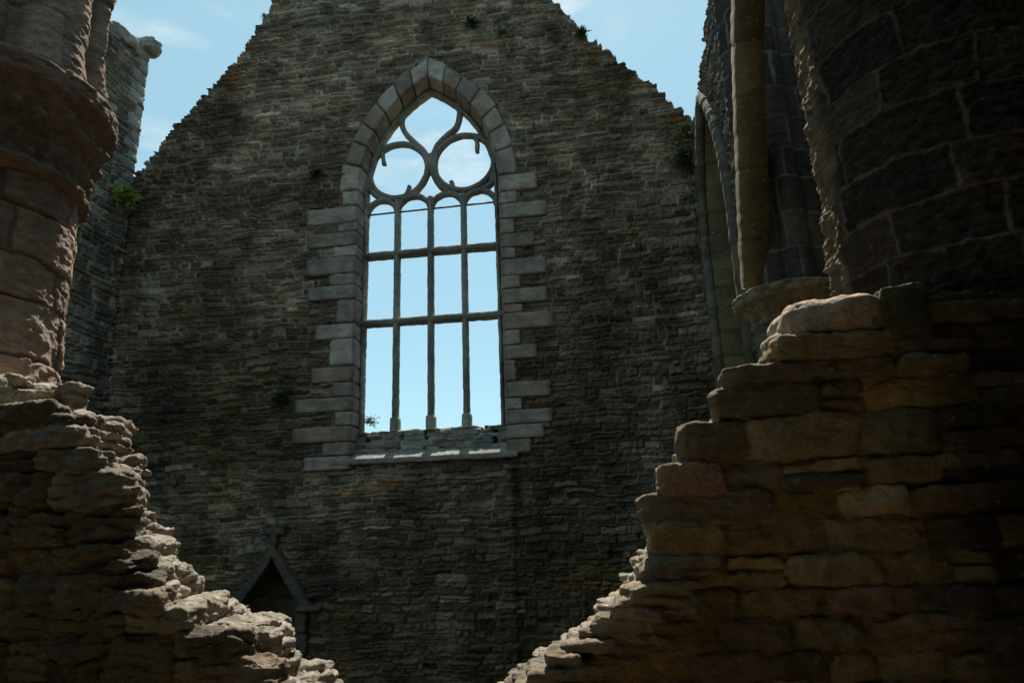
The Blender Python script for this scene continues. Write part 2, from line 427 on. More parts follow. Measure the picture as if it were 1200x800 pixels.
def hex_fn(front, back, b0, b1):
    fr = np.array(front); bk = np.array(back)
    def f(u, v, w):
        def bl(q): return (q[0][None] * ((1 - u) * (1 - v))[:, None] + q[1][None] * (u * (1 - v))[:, None] + q[2][None] * (u * v)[:, None] + q[3][None] * ((1 - u) * v)[:, None])
        X = bl(fr) * (1 - w)[:, None] + bl(bk) * w[:, None]
        return np.stack([X[:, 0], b0 + (b1 - b0) * w, X[:, 1]], 1)
    return f

# ================================================================== GABLE WALL
SLATE = [(.165, .155, .135), (.21, .195, .17), (.10, .098, .09), (.20, .16, .115), (.29, .27, .235), (.14, .125, .095)]
SLW = [5, 4, 3, 2, 1.5, 2]
gable = tag(empty('gable_wall', G(-2.5, 0, -E).tolist()), 'tall gable wall of thin grey rubble stones pierced by the pointed tracery window', 'wall')

WC, WH, ZS = -1.84, 1.67, 7.86      # window front opening: centre, half width, springing
GC, GH = -1.905, 1.605                # opening in the glazing plane
BG = -.52
def arch_pts(c, w, zs, off=0, n=24, Rf=2.0):
    """pointed arch polyline left springing -> apex -> right springing, offset outward"""
    R = Rf * w; L = []
    cxl = c - w + R; cxr = c + w - R
    Ro = R + off
    th_ap = math.acos(max(-1, min(1, (R - w) / Ro)))
    for i in range(n + 1):
        th = th_ap * i / n; L.append((cxl - Ro * math.cos(th), zs + Ro * math.sin(th)))
    Rr = [(2 * c - x, z) for x, z in L[::-1]][1:]
    return L + Rr
# --- dressed blocks of the window surround, from courses read off the photograph
blocks = []
def in_z(px, py): return gab(px, py)[1]
left_rows = [(222, 402), (241, 358), (261, 396), (271, 362), (288, 392), (300, 361), (320, 388), (333, 360), (350, 396), (378, 371), (396, 388), (428, 365), (447, 391), (464, 345), (481, 391), (498, 343), (517, 380), (533, 356), (550, 356)]
right_rows = [(206, 628), (224, 606), (238, 641), (256, 603), (273, 625), (290, 606), (303, 641), (323, 610), (338, 640), (356, 612), (366, 650), (386, 608), (404, 630), (421, 606), (447, 645), (466, 610), (480, 648), (497, 640), (514, 622), (531, 622)]
GRAN = [(.32, .26, .21), (.37, .305, .25), (.25, .20, .155), (.29, .215, .16), (.24, .20, .165), (.39, .33, .28), (.29, .235, .19)]
foot = []   # footprints cut from the rubble
def quad_block(f4, g4, b0, b1, col):
    return (hex_fn(f4, g4, b0, b1), col)
zl = [in_z(410, r[0]) for r in left_rows]; zr = [in_z(600, r[0]) for r in right_rows]
zl[0] = ZS; zr[0] = ZS
for i in range(len(left_rows) - 1):
    z1, z0 = zl[i], zl[i + 1]; ao = gab(left_rows[i][1], left_rows[i][0])[0] + random.uniform(-.04, .04); g = .004
    col = np.array(random.choice(GRAN)) * random.uniform(.8, 1.1)
    ai = WC - WH
    pr = random.uniform(.0, .02)
    blocks.append(quad_block([(ao, z0 + g), (ai, z0 + g), (ai, z1 - g), (ao, z1 - g)], [(ao, z0 + g), (GC - GH, z0 + g), (GC - GH, z1 - g), (ao, z1 - g)], .02 + pr, BG - .1, col))
    foot.append((ao, ai + .0, z0, z1))
for i in range(len(right_rows) - 1):
    z1, z0 = zr[i], zr[i + 1]; ao = gab(right_rows[i][1], right_rows[i][0])[0] + random.uniform(-.04, .04); g = .004
    col = np.array(random.choice(GRAN)) * random.uniform(.75, 1.05); ai = WC + WH; pr = random.uniform(.0, .02)
    if i in (10, 12, 18): col = np.array((.27, .205, .155))
    blocks.append(quad_block([(ai, z0 + g), (ao, z0 + g), (ao, z1 - g), (ai, z1 - g)], [(GC + GH, z0 + g), (ao, z0 + g), (ao, z1 - g), (GC + GH, z1 - g)], .02 + pr, BG - .1, col))
    foot.append((ai - .0, ao, z0, z1))
inn = arch_pts(WC, WH, ZS, 0, 40); ext = arch_pts(WC, WH, ZS, .42, 40); gin = arch_pts(GC, GH, ZS + .06, 0, 40)
cuts = [0, 7, 13, 18, 24, 30, 35, 40]; cuts = cuts + [80 - c for c in cuts[::-1]][1:]
ringpoly = []
for i in range(len(cuts) - 1):
    k0, k1 = cuts[i], cuts[i + 1]; col = np.array(random.choice(GRAN)) * random.uniform(.7, 1.1)
    if i in (1, 5, 8, 10): col = np.array((.27, .20, .155)) * random.uniform(.8, 1)
    e = .0 if random.random() < .5 else .06; gg = .012
    pr = random.uniform(.01, .03)
    def vf(u, v, w, k0=k0, k1=k1, e=e, pr=pr):
        gp = .006
        L_ = abs(k1 - k0) * .09; kk_ = k0 + (k1 - k0) * (gp / L_ + u * (1 - 2 * gp / L_))
        def at(P): P = np.array(P); return np.stack([np.interp(kk_, np.arange(len(P)), P[:, 0]), np.interp(kk_, np.arange(len(P)), P[:, 1])], 1)
        I, Gn, X = at(inn), at(gin), at(ext); dr = (X - I); dr /= np.linalg.norm(dr, axis=1)[:, None]; X = X + dr * e
        Xi = I * (1 - w)[:, None] + Gn * w[:, None]
        R_ = Xi * (1 - v)[:, None] + X * v[:, None]
        return np.stack([R_[:, 0], (.02 + pr) * (1 - w) + (BG - .1) * w, R_[:, 1]], 1)
    blocks.append((vf, col))

def ext_halfwidth(z, off):
    """half-width of pointed arch outline at height z (vectorised)"""
    R = 2 * WH + off; dz = z - ZS
    return np.where(dz < 0, WH, np.sqrt(np.maximum(R * R - dz * dz, 0)) - (2 * WH - WH))
gpts = [(-10.4, 8.0), (-9.75, 8.45), (-9.54, 8.72), (-8.43, 10.16), (-7.49, 11.28), (-6.7, 12.35), (-6.02, 13.68), (-5.3, 14.9), (-4.6, 15.4), (0.1, 15.2), (.5, 13.9), (1.34, 12.47), (2.2, 11.2), (3.02, 10.28), (4.3, 8.7), (4.9, 9.8), (6.5, 10.0), (8.3, 10.0)]
gpx = np.array([p[0] for p in gpts]); gpz = np.array([p[1] for p in gpts])
SILL_B = 1.56
NA, NZ = -5.08, -.08   # niche apex
def gable_mask(s, t, cs, ct):
    cs = .3 * cs + .7 * s; ct = .5 * ct + .5 * t
    top = np.interp(cs, gpx, gpz) + .10 * pn(cs * 5, ct * 7, 3.) 
    m = ct < top
    # window opening + ring
    hw = ext_halfwidth(t, .38)
    ring = (t >= ZS) & (np.abs(s - WC) < hw)
    m &= ~ring
    m &= ~((np.abs(s - WC) < WH + .05) & (t < ZS + .01) & (t > SILL_B - .02))
    for (x0, x1, z0, z1) in foot: m &= ~((s > x0 + .03) & (s < x1 - .03 if x1 > WC else s < x1 + .1) & (t > z0 + .0) & (t < z1 - .0) & (s > x0 + .03)) if True else m
    # niche
    m &= ~((t < NZ - .22 - 1.45 * np.abs(s - NA)) & (np.abs(s - NA) < .62) )
    return m
def gable_h(S_, T_):
    h = np.zeros_like(S_)
    # the masonry under the sill stands slightly proud between two ragged vertical breaks
    j1 = .06 * pn(S_ * 0 + 2, T_ * 3, 5.) ; j2 = .10 * pn(S_ * 3, T_ * 0, 6.)
    inside = sstep(-3.78, -3.70, S_ + j1) * (1 - sstep(-.12, -.02, S_ + j1)) * (1 - sstep(1.12, 1.2, T_ + j2))
    h += .09 * inside
    h -= .10 * np.exp(-((S_ + 3.85 + j1) / .12)**2) * sstep(-.4, 0., T_) * (1 - sstep(1.2, 1.4, T_))
    h -= .10 * np.exp(-((S_ - .04 + j1) / .09)**2) * sstep(.3, .5, T_) * (1 - sstep(1.2, 1.4, T_))
    # shallow band right under the ledge
    h -= .05 * sstep(1.1, 1.25, T_) * (1 - sstep(1.5, 1.55, T_)) * sstep(-3.8, -3.7, S_) * (1 - sstep(0, .1, S_))
    return h
def gable_stain(S_, T_, c, q):
    def blob(a, z, ra, rz): return np.exp(-(((S_ - a) / ra)**2 + ((T_ - z) / rz)**2)) * sstep(-.35, .35, pn(S_ * 3.1, T_ * 4.3, 2.) + .15)
    o = np.array((.30, .17, .06), np.float32)
    for a, z, ra, rz, w in ((-7.0, 11.6, .35, .6, .8), (-6.8, 11.0, .3, .3, .7), (2.3, 11.0, .45, .25, .6), (3.2, 10.0, .4, .15, .6), (3.9, 8.7, .5, .2, .6), (-.8, 12.9, .3, .2, .4)):
        w_ = (blob(a, z, ra, rz) * w)[..., None]; c = c * (1 - w_) + o * w_
    pk = (blob(-3.95, 8.3, .5, .45) * .75)[..., None]; c = c * (1 - pk) + np.array((.30, .24, .20)) * pk
    pk = (np.clip(np.exp(-(((S_ + 3.1) / .75)**2 + ((T_ - .98 - .1 * (S_ + 3.1)) / .13)**2)) * 1.5 - .4 + .5 * pn(S_ * 6, T_ * 9, 1.), 0, .9))[..., None]; c = c * (1 - pk) + np.array((.50, .36, .23)) * pk
    # olive algae, with the shade of the lower wall put into the colour
    d = sstep(-.5, .6, fbm(S_ * .55, T_ * .35, 4.4, 4) + .22 - .075 * (T_ - 3))[..., None]
    c = c * (1 - d) + c * np.array((.52, .50, .43)) * d
    og = (sstep(.05, .5, pn(S_ * .7 + 4, T_ * .6, 7.)) * sstep(6, 1, T_) * .5)[..., None]
    c = c * (1 - og) + c * np.array((1.15, .95, .6)) * og
    gr = (1 - .35 * np.exp(-((S_ + .2) / 1.3)**2) * sstep(7.3, 6.2, T_) * sstep(-1, 2, T_))[..., None]
    # pale lime round some stones, black crusts on others
    lm = (sstep(.03, .0, np.minimum(q['dx'], q['dz'])) * sstep(.1, .45, pn(S_ * 1.4 + 3, T_ * 1.8, 12.)) * sstep(2, 6, T_))[..., None] * .7
    c = c * (1 - lm) + np.array((.42, .40, .36)) * lm
    bk = (sstep(.25, .5, pn(S_ * 1.9, T_ * 2.6, 14.)) * .55)[..., None]; c = c * (1 - bk) + np.array((.055, .052, .046)) * bk
    ds = 0
    for a0 in (-3.9, -3.2, -2.0, -.9, .05, .5): ds = ds + np.exp(-((S_ - a0 - .1 * pn(T_ * 1.2, a0, 3.)) / .16)**2) * sstep(1.9, 1.2, T_) * sstep(-2.6 + a0 * .3, 0, T_)
    ds = np.clip(ds, 0, 1)[..., None] * .45; c = c * (1 - ds) + np.array((.05, .047, .042)) * ds
    big = (1 + .30 * pn(S_ * .45 + 8, T_ * .6, 30.) + .22 * pn(S_ * 1.3, T_ * 1.7, 33.))[..., None]
    return c * big * np.array((1.24, 1.05, .94)) * 1.08
lay_g = Layout(-10.4, 8.3, -4.2, 16, rh=(.075, .185), cw=(.18, .70), split=(.74, .26, .0), warp=(.075, .024), vsplit=.3, seed=1)
hfield('masonry', (-10.3, 8.2), (-4.05, 14.6), .0158, lay_g, lambda s, t, h: G(s, h, t), gable_mask, M_rubble, gable, SLATE, SLW,
       mortar=(.25, .235, .205), depth=.06, rad=.026, off=.04, tilt=.8, rough=.016, low=.03, thick=.95, stains=gable_stain, hmod=gable_h, missing=.045, var=.82)

win = block_set('window_surround', blocks, M_dress, gable)
sweep([[(GC - GH - .14, 1.7)] + arch_pts(GC, GH, ZS + .06, .14, 30) + [(GC + GH + .14, 1.7)]], [(-.36, -.22), (-.36, .29), (-.2, .30), (-.06, .29), (.09, -.05), (.09, -.22), (.0, -.24), (-.1, -.24)], M_rubble, 'mortar_bed', win, (.15, .14, .12), b0=-.34, noise=.004)
tag(win, 'pale granite quoins and arch stones framing the tall window')

# --- tracery: mullions, transoms, curved bars
TG = (.21, .195, .165)
mull = octo(.135, .24, .35)
def gz(px, py): return gab(px, py, BG)
for i, (pb, pt) in enumerate((((464, 500), (466, 236)), ((504.5, 497), (505.5, 232)), ((547.5, 495), (543, 228)))):
    a_ = (gz(*pb)[0] + gz(*pt)[0]) / 2
    o = sweep([[(a_, 2.2), (a_, gz(*pt)[1])]], mull, M_tracery, 'mullion', win, TG, b0=BG, noise=.007, seg=.03, blk=.95)
    sweep([[(a_, 2.2), (a_, 2.5)]], octo(.2, .3, .3), M_tracery, 'mullion_base', o, (.3, .28, .24), b0=BG, seg=.05)
for (pl, pr) in (((430, 302), (583, 288)), ((430, 381), (586, 368))):
    z_ = (gz(*pl)[1] + gz(*pr)[1]) / 2
    sweep([[(GC - GH - .06, z_ + .01), (GC + GH + .06, z_ - .01)]], [(-.075, -.10), (-.075, .10), (-.03, .14), (.03, .14), (.075, .10), (.075, -.10), (.03, -.13), (-.03, -.13)], M_tracery, 'transom', win, (.19, .175, .15), b0=BG, noise=.012)
zb = (gz(432, 254)[1] + gz(580, 238)[1]) / 2
sweep([[(GC - GH - .05, gz(432, 254)[1] + .01), (GC + GH + .05, gz(580, 238)[1])]], octo(.04, .04, .4), M_iron, 'iron_bar', win, (.1, .1, .1), b0=BG + .05, noise=.001)
def cr(x, y): return gz(400 + x / 3.636, 50 + y / 3.636)
def smooth(pts, n=10):
    P = np.array(pts, float); out = []
    Pp = np.vstack([2 * P[0] - P[1], P, 2 * P[-1] - P[-2]])
    for i in range(1, len(Pp) - 2):
        for t in np.linspace(0, 1, n, endpoint=False):
            a, b, c, d = Pp[i - 1:i + 3]
            out.append(.5 * ((2 * b) + (-a + c) * t + (2 * a - 5 * b + 4 * c - d) * t**2 + (-a + 3 * b - 3 * c + d) * t**3))
    out.append(P[-1]); return np.array(out)
def S_(pts): return smooth([cr(*p) for p in pts])
def circ(c, r, a0, a1, n=40):
    cx, cz = cr(*c); rr = abs(cr(c[0] + r, c[1])[0] - cx)
    return [(cx + rr * math.cos(math.radians(t)), cz + rr * math.sin(math.radians(t))) for t in np.linspace(a0, a1, n)]
tprof = octo(.135, .20, .35)
tr_paths = [
    circ((245, 548), 124, 128, 500),                                  # left circle
    circ((524, 512), 128, -10, 395),                                   # right circle, open towards its broken cusp
    S_([(272, 285), (258, 335), (270, 380), (305, 420), (350, 462), (385, 520)]),   # top foil left
    S_([(498, 255), (505, 310), (490, 365), (450, 400), (412, 440), (385, 500)]),   # top foil right
    S_([(382, 480), (378, 530), (352, 590), (318, 640), (305, 660)]),
    S_([(382, 500), (392, 560), (420, 610), (460, 640)]),
    S_([(112, 600), (140, 645), (190, 672), (240, 668)]),
    S_([(645, 560), (640, 600), (600, 628), (560, 640)]),
]
sweep(tr_paths, tprof, M_tracery, 'tracery_bars', win, TG, b0=BG, noise=.007, seg=.035)
# broken cusps
cp = octo(.10, .14, .4)
for pts in ([(182, 440), (176, 475), (184, 522)], [(250, 665), (278, 645), (292, 612)], [(560, 398), (578, 425), (580, 470)], [(500, 632), (478, 615), (468, 592)]):
    sweep([S_(pts)], cp, M_tracery, 'broken_cusp', win, TG, b0=BG, noise=.012, seg=.03)
# heads of the four lights
ms = [GC - GH + .03, gz(466, 240)[0], gz(505, 236)[0], gz(543, 232)[0], GC + GH - .03]
zh = [cr(170, 745)[1], cr(310, 725)[1], cr(455, 705)[1], cr(600, 690)[1]]
zh = [np.mean(zh)] * 4
heads = []
for i in range(4):
    x0, x1 = ms[i], ms[i + 1]; c_ = (x0 + x1) / 2; w_ = (x1 - x0) / 2
    heads.append([(c_ - w_ * math.cos(t), zh[i] + w_ * 1.0 * math.sin(t)) for t in np.linspace(0, math.pi, 24)])
sweep(heads, octo(.125, .20, .35), M_tracery, 'light_heads', win, TG, b0=BG, noise=.010, seg=.035)
# inner order following the opening
fr = [(GC - GH + .02, 2.2)] + [(x, z) for x, z in arch_pts(GC, GH - .02, ZS + .05, 0, 30)] + [(GC + GH - .02, 2.2)]
sweep([fr], octo(.085, .26, .35), M_tracery, 'inner_order', win, (.25, .22, .18), b0=BG - .02, noise=.012, seg=.03, blk=.45)

# --- sill: rough slope and dressed ledge
sill = []
aL, aR = GC - GH - .12, GC + GH + .14
x = aL - .3
while x < aR + .1:
    w = random.uniform(.25, .6); x1 = min(x + w, aR + .2)
    for (zt, zb_, bt, bb) in ((2.22, 2.13, BG + .04, BG + .06), (2.13, 2.04, BG + .06, BG + .10), (2.04, 1.97, BG + .10, BG + .13), (1.97, 1.87, BG + .12, BG + .16), (1.87, 1.80, BG + .15, BG + .19), (1.80, 1.72, BG + .18, BG + .23)):
        j = random.uniform(-.05, .03); xx = x + random.uniform(-.2, .1)
        V, Q = lump(((xx + x1) / 2, (bt + bb) / 2 - .2 + j, (zt + zb_) / 2), (max(.08, (x1 - xx) / 2), .26, (zt - zb_) / 2 + .004), .15, jit=.2, seed=random.randint(0, 99))
        sill.append((V, Q, np.array(random.choice(SLATE)) * 1.05))
    x = x1
V, Q = hexa([(aL - .3, BG + .3, 1.0), (aR + .2, BG + .3, 1.0), (aR + .2, BG + .3, 1.62), (aL - .3, BG + .3, 1.62), (aL - .3, BG - .4, 1.0), (aR + .2, BG - .4, 1.0), (aR + .2, BG - .4, 2.2), (aL - .3, BG - .4, 2.2)])
sill.append((V, Q, np.array((.15, .14, .12))))
fuse('sill', sill, .02, M_rubble, win, None, disp=((.018, 6, 12), (.008, 17, 26), (.003, 45, 60)))
led = []
xs = [-3.95, -3.3, -2.75, -2.1, -1.5, -.95, -.3, .05]
for x0, x1 in zip(xs[:-1], xs[1:]):
    dz = random.uniform(-.008, .008)
    p = [(BG + .22, 1.775), (-.02, 1.66), (.035, 1.60), (.035, 1.50), (-.1, 1.46), (BG + .1, 1.46)]
    for (u0, u1) in ((x0 + .004, x1 - .004),):
        V, Q = hexa([(u0, .045, 1.48 + dz), (u1, .045, 1.48 + dz), (u1, .045, 1.585 + dz), (u0, .045, 1.585 + dz), (u0, BG + .1, 1.48), (u1, BG + .1, 1.48), (u1, BG + .1, 1.83 + dz), (u0, BG + .1, 1.83 + dz)])
        led.append((V, Q, np.array((.27, .25, .215)) * random.uniform(.8, 1.1)))
fuse('ledge', led, .018, M_dress, win, None, disp=((.006, 5, 6), (.004, 16, 16), (.002, 40, 40)), kscale=(1, .05, 1))

# --- gabled niche low in the wall
nic = []
for sg in (-1, 1):
    p0 = (NA, NZ); p1 = (NA + sg * .86, NZ - 1.2)
    dx, dz = p1[0] - p0[0], p1[1] - p0[1]; L_ = math.hypot(dx, dz); nx_, nz_ = -dz / L_ * sg, dx / L_ * sg
    nblk = 4
    for i in range(nblk):
        u0, u1 = i / nblk + .004, (i + 1) / nblk - .004
        a0 = (p0[0] + dx * u0, p0[1] + dz * u0); a1 = (p0[0] + dx * u1, p0[1] + dz * u1)
        w = .17
        q4 = [a0, a1, (a1[0] - sg * nz_ * 0 - w * abs(nx_) * sg * .95, a1[1] - w * .55), (a0[0] - w * abs(nx_) * sg * .95 * (1 if i else 0), a0[1] - w * (.55 if i else 1.25))]
        V, Q = hexa([(x_, .16, z_) for x_, z_ in q4] + [(x_, -.3, z_) for x_, z_ in q4]); nic.append((V, Q, np.array((.105, .09, .066)) * random.uniform(.8, 1.15)))
    # kneeler ledge and jamb
    xk = NA + sg * .80
    V, Q = lump((xk, .05, NZ - 1.24), (.26, .14, .05), .2); nic.append((V, Q, np.array((.10, .09, .07))))
    for i in range(6):
        V, Q = lump((NA + sg * (.66 + .02 * (i % 2)), -.10, NZ - 1.5 - i * .42), (.11, .22, .205), .15, jit=.06, seed=i); nic.append((V, Q, np.array((.10, .09, .07)) * random.uniform(.8, 1.1)))
for dx_, dz_, hw, hh in ((0, .10, .07, .13), (-.13, .26, .09, .07), (.13, .26, .09, .07), (0, .30, .06, .12), (-.2, .36, .05, .06), (.2, .36, .05, .06)):
    V, Q = lump((NA + dx_, .07, NZ + dz_), (hw, .08, hh), .7, jit=.3, seed=int(abs(dx_) * 40 + 3)); nic.append((V, Q, np.array((.095, .085, .065))))
niche = fuse('niche', nic, .02, M_dress, gable, None, disp=((.014, 6, 8), (.006, 18, 20), (.003, 45, 45)))
tag(niche, 'small steep gabled niche with a worn finial low in the wall')
lay_n = Layout(-6, -4, -4.2, 0, rh=(.13, .27), cw=(.28, .7), split=(.3, .5, .2), seed=12)
hfield('niche_back', (NA - .75, NA + .75), (-4.05, -.1), .03, lay_n, lambda s, t, h: G(s, -1.0 + h, t), lambda s, t, a, b: s > -99, M_rubble, niche, SLATE, SLW, thick=.3)

# ================================================================== LEFT SIDE WALL
lw = tag(empty('side_wall', G(-9.8, 2, -E).tolist()), 'ragged-topped grey rubble wall rising above the left end of the gable', 'wall')
AL = -9.38
def lw_mask(s, t, cs, ct):
    top = np.interp(cs, [0, .15, .5, .9, 1.3, 1.8, 2.5, 4, 6], [12.35, 12.3, 12.05, 12.1, 12.35, 12.7, 13.2, 13.8, 14.2]) + .12 * pn(cs * 4, ct * 4, 9.)
    return ct < top
def lw_st(S_, T_, c, q):
    w = (np.exp(-((S_ - .9) / .5)**2 - ((T_ - 3.6) / 1.3)**2) * .6)[..., None]
    c = c * (1 - w) + np.array((.33, .31, .28)) * w
    d = sstep(-.3, .6, fbm(S_ * .9, T_ * .5, 24.4, 4) - .05 * (T_ - 6))[..., None]
    return (c * (1 - d) + c * np.array((.6, .6, .54)) * d) * np.array((1.1, 1., .9))
lay_l = Layout(-.2, 6.5, -4.2, 15, rh=(.16, .34), cw=(.3, .8), split=(.35, .45, .2), warp=(.06, .02), seed=2)
hfield('masonry', (.02, 6.0), (-4.05, 14.0), .02, lay_l, lambda s, t, h: G(AL + h, s, t), lw_mask, M_rubble, lw, SLATE + [(.30, .28, .24)], SLW + [2],
       mortar=(.22, .21, .18), depth=.05, rad=.03, off=.025, thick=.8, stains=lw_st)
qs = []
z = 8.3; i = 0
while z < 12.25:
    h_ = random.uniform(.24, .42); w_ = .34 if i % 2 else .55
    V, Q = lump((AL - .40, w_ / 2 - .02, z + h_ / 2), (.43, w_ / 2, h_ / 2 - .006), .08, jit=.02, seed=i); qs.append((V, Q, np.array((.26, .25, .225)) * random.uniform(.8, 1.1))); z += h_; i += 1
fuse('quoins', qs, .022, M_dress, lw, None, disp=((.012, 4, 5), (.006, 15, 18), (.003, 40, 40)), kscale=(.1, .3, 1))
V, Q = lump((AL - .12, .12, 12.62), (.42, .22, .17), .1, jit=.4, seed=4); V2, Q2 = lump((AL - .3, .45, 12.42), (.3, .3, .2), .2, jit=.4, seed=8); V3, Q3 = lump((AL - .3, .9, 12.4), (.3, .3, .2), .5, jit=.25, seed=18)
fuse('projecting_stone', [(V, Q, (.3, .29, .26)), (V2, Q2, (.26, .25, .22)), (V3, Q3, (.22, .21, .19))], .02, M_dress, lw, None, disp=((.03, 5, 6), (.012, 15, 18), (.004, 40, 40)))

# ================================================================== RIGHT ARCADE
arc = tag(empty('arcade_wall', G(4.5, 4, -E).tolist()), 'dark arcade wall on the right with a pointed arch seen edge-on', 'wall')
AR = 4.1; AC, AW, AZ = 2.15, 1.35, 4.75; AOFF = .12
def arch_side_half(z, c=AC, w=AW, zs=AZ, off=0.0, Rf=2.9):
    R = Rf * w; dz = z - zs
    return np.where(dz < 0, w + off, np.sqrt(np.maximum((R + off)**2 - dz * dz, 0)) - (R - w))
def arc_mask(s, t, cs, ct):
    top = np.interp(cs, [0, .3, .82, 1.47, 2.7, 3.67, 4.5, 5.5, 7, 12], [7.0, 7.35, 7.95, 8.15, 8.42, 8.7, 9.0, 9.4, 10, 10.5]) + .09 * pn(cs * 5, ct * 5, 2.)
    m = ct < top
    m &= ~((np.abs(s - AC) < arch_side_half(t, off=.05)) & (t < AZ + 3.6))
    # next bay, between the two piers
    m &= ~((np.abs(s - 7.3) < arch_side_half(t, 7.3, 1.55, 3.3, 0, 2.1)) & (t < 3.3 + 2.9)) 
    m &= ~((s > CB_ - .35) & (t < 8.2))
    return m
CB_ = side(925, 345, 4.30)[0]
lay_a = Layout(-.2, 13, -4.2, 11, rh=(.14, .30), cw=(.25, .7), split=(.3, .45, .25), warp=(.07, .02), seed=3)
BROWN = [(.17, .14, .105), (.20, .17, .13), (.13, .11, .09), (.22, .18, .13), (.15, .135, .11)]
hfield('masonry', (.02, 12.0), (-4.05, 10.6), .024, lay_a, lambda s, t, h: G(AR - h, s, t), arc_mask, M_rubble, arc, BROWN, [3, 3, 2, 1, 2],
       mortar=(.19, .165, .13), depth=.06, rad=.035, off=.03, rough=.016, thick=.8)
def side_arch(c, w, zs, Rf, off, zb, n=30):
    R = Rf * w; zt = math.sqrt((R + off)**2 - (R - w)**2)
    L = [(c - w - off, zb)]
    for i in range(n + 1):
        z_ = zt * i / n; L.append((c - (math.sqrt((R + off)**2 - z_ * z_) - (R - w)), zs + z_))
    return L + [(2 * c - x_, z_) for x_, z_ in L[::-1]][1:]
OCH = (.15, .115, .06)
# dressed jamb and arch: roll moulding on the front edge, ochre reveal behind it
sweep([side_arch(AC, AW, AZ, 2.9, .10, -4.0)], [(-.12, -.02), (-.12, .06), (-.05, .11), (.05, .11), (.12, .06), (.12, -.02), (.06, -.1), (-.06, -.1)], M_dress, 'arch_moulding', arc, (.13, .11, .08), frame='side', b0=AR, noise=.018, seg=.03, blk=.42)
sweep([side_arch(AC, AW, AZ, 2.9, .06, -4.0)], [(-.06, -.78), (-.06, -.12), (.0, -.06), (.12, -.06), (.12, -.4), (.12, -.8), (.06, -.82), (0, -.82)], M_dress, 'arch_reveal', arc, OCH, frame='side', b0=AR, noise=.02, seg=.03, blk=.42)
# leaning ochre rib springing off the pier towards the near bay
rib = []
pts = [side(893, 338, 3.95), side(889, 250, 3.95), side(886, 170, 3.95), side(883, 80, 3.95), side(883, 0, 3.95)]
b_, z_ = pts[-1]; pts.append((b_ + .9, z_ + .75)); pts.append((b_ + 2.0, z_ + 1.3))
rp = smooth(pts, 8)
sweep([rp], [(-.36, -.25), (-.36, .0), (-.31, .05), (.02, .05), (.11, .0), (.13, -.05), (.13, -.25), (0, -.27)], M_dress, 'arch_rib', arc, (.125, .08, .033), frame='side', b0=3.80, noise=.014, seg=.03, blk=.75)

# compound pier with its capital
CB, CZ = side(925, 345, 4.30); CA = 4.30
bh = CB
pier2 = tag(empty('compound_pier', G(CA, CB, -E).tolist()), 'dark clustered pier on a wide round capital, right of the edge-on arch', 'pier')
def lathe_h(name, prof, ca, cb, R0, T, res, lay, mat, parent, cols, wts, rfun, th=(-math.pi, math.pi), **kw):
    def mp(s, t, h):
        an = s / R0; r = rfun(an, t) + h
        p0 = G(ca, cb, 0); x = p0[0] + r * np.sin(an); y = p0[1] - r * np.cos(an)
        return np.stack([x, y, t + E], -1)
    return hfield(name, (th[0] * R0, th[1] * R0), T, res, lay, mp, lambda s, t, a, b: s > -99, mat, parent, cols, wts, thick=.25, back=False, **kw)
DARK = [(.07, .06, .047), (.09, .075, .055), (.06, .053, .043)]
def clus(an, t):
    return .40 + .10 * np.abs(np.cos(an * 3.5 + .5))**.6
lay_p2 = Layout(-2, 2, -4.2, 12, rh=(.38, .55), cw=(.4, .7), split=(1, 0, 0), warp=(.008, .006), vsplit=0, seed=5)
lathe_h('upper_shafts', None, CA + .05, CB + .05, .5, (CZ, 10.5), .025, lay_p2, M_near, pier2, DARK, [1, 1, 1], clus, mortar=(.2, .18, .15), depth=.012, rad=.02, off=.01, tilt=.05, rough=.008, low=.01)
lathe_h('lower_shaft', None, CA, CB, .5, (-4.0, CZ - .3), .03, lay_p2, M_near, pier2, [(.20, .165, .11), (.16, .14, .10)], [1, 1], lambda an, t: .44 + .05 * np.abs(np.cos(an * 4)), mortar=(.2, .18, .15), depth=.012, rad=.02, off=.01, tilt=.05, rough=.008, low=.01)
lay_c = Layout(-4, 4, -4, 12, rh=(.9, 1.2), cw=(.7, 1.1), split=(1, 0, 0), warp=(.01, .01), vsplit=0, seed=6)
def cap_r(an, t):
    u = (t - (CZ - .42)) / .42
    leaf = .035 * np.sin(an * 14) * np.sin(np.clip(u, 0, 1) * 9) 
    return np.interp(u, [0, .08, .14, .3, .55, .62, .9, .97, 1], [.46, .50, .47, .50, .62, .67, .70, .68, .30]) + leaf * .4 * (u < .6)
o = lathe_h('capital', None, CA, CB, .66, (CZ - .42, CZ + .01), .018, lay_c, M_near, pier2, [(.27, .225, .14), (.24, .19, .12)], [1, 1], cap_r, mortar=(.2, .17, .12), depth=.01, rad=.02, off=.005, tilt=.02, rough=.018, low=.015)

# aisle wall seen dimly through the arches
lay_aw = Layout(-1, 14, -4.2, 9, rh=(.25, .4), cw=(.4, .9), split=(.6, .3, .1), seed=8)
aw = hfield('aisle_wall', (-.5, 14.0), (-4.05, 12.3), .06, lay_aw, lambda s, t, h: G(8.1 - h, s, t), lambda s, t, a, b: s > -99, M_rubble, None, BROWN, [3, 3, 2, 1, 2], depth=.05, thick=.6)
tag(aw, 'outer aisle wall in darkness seen through the arches at right', 'wall')

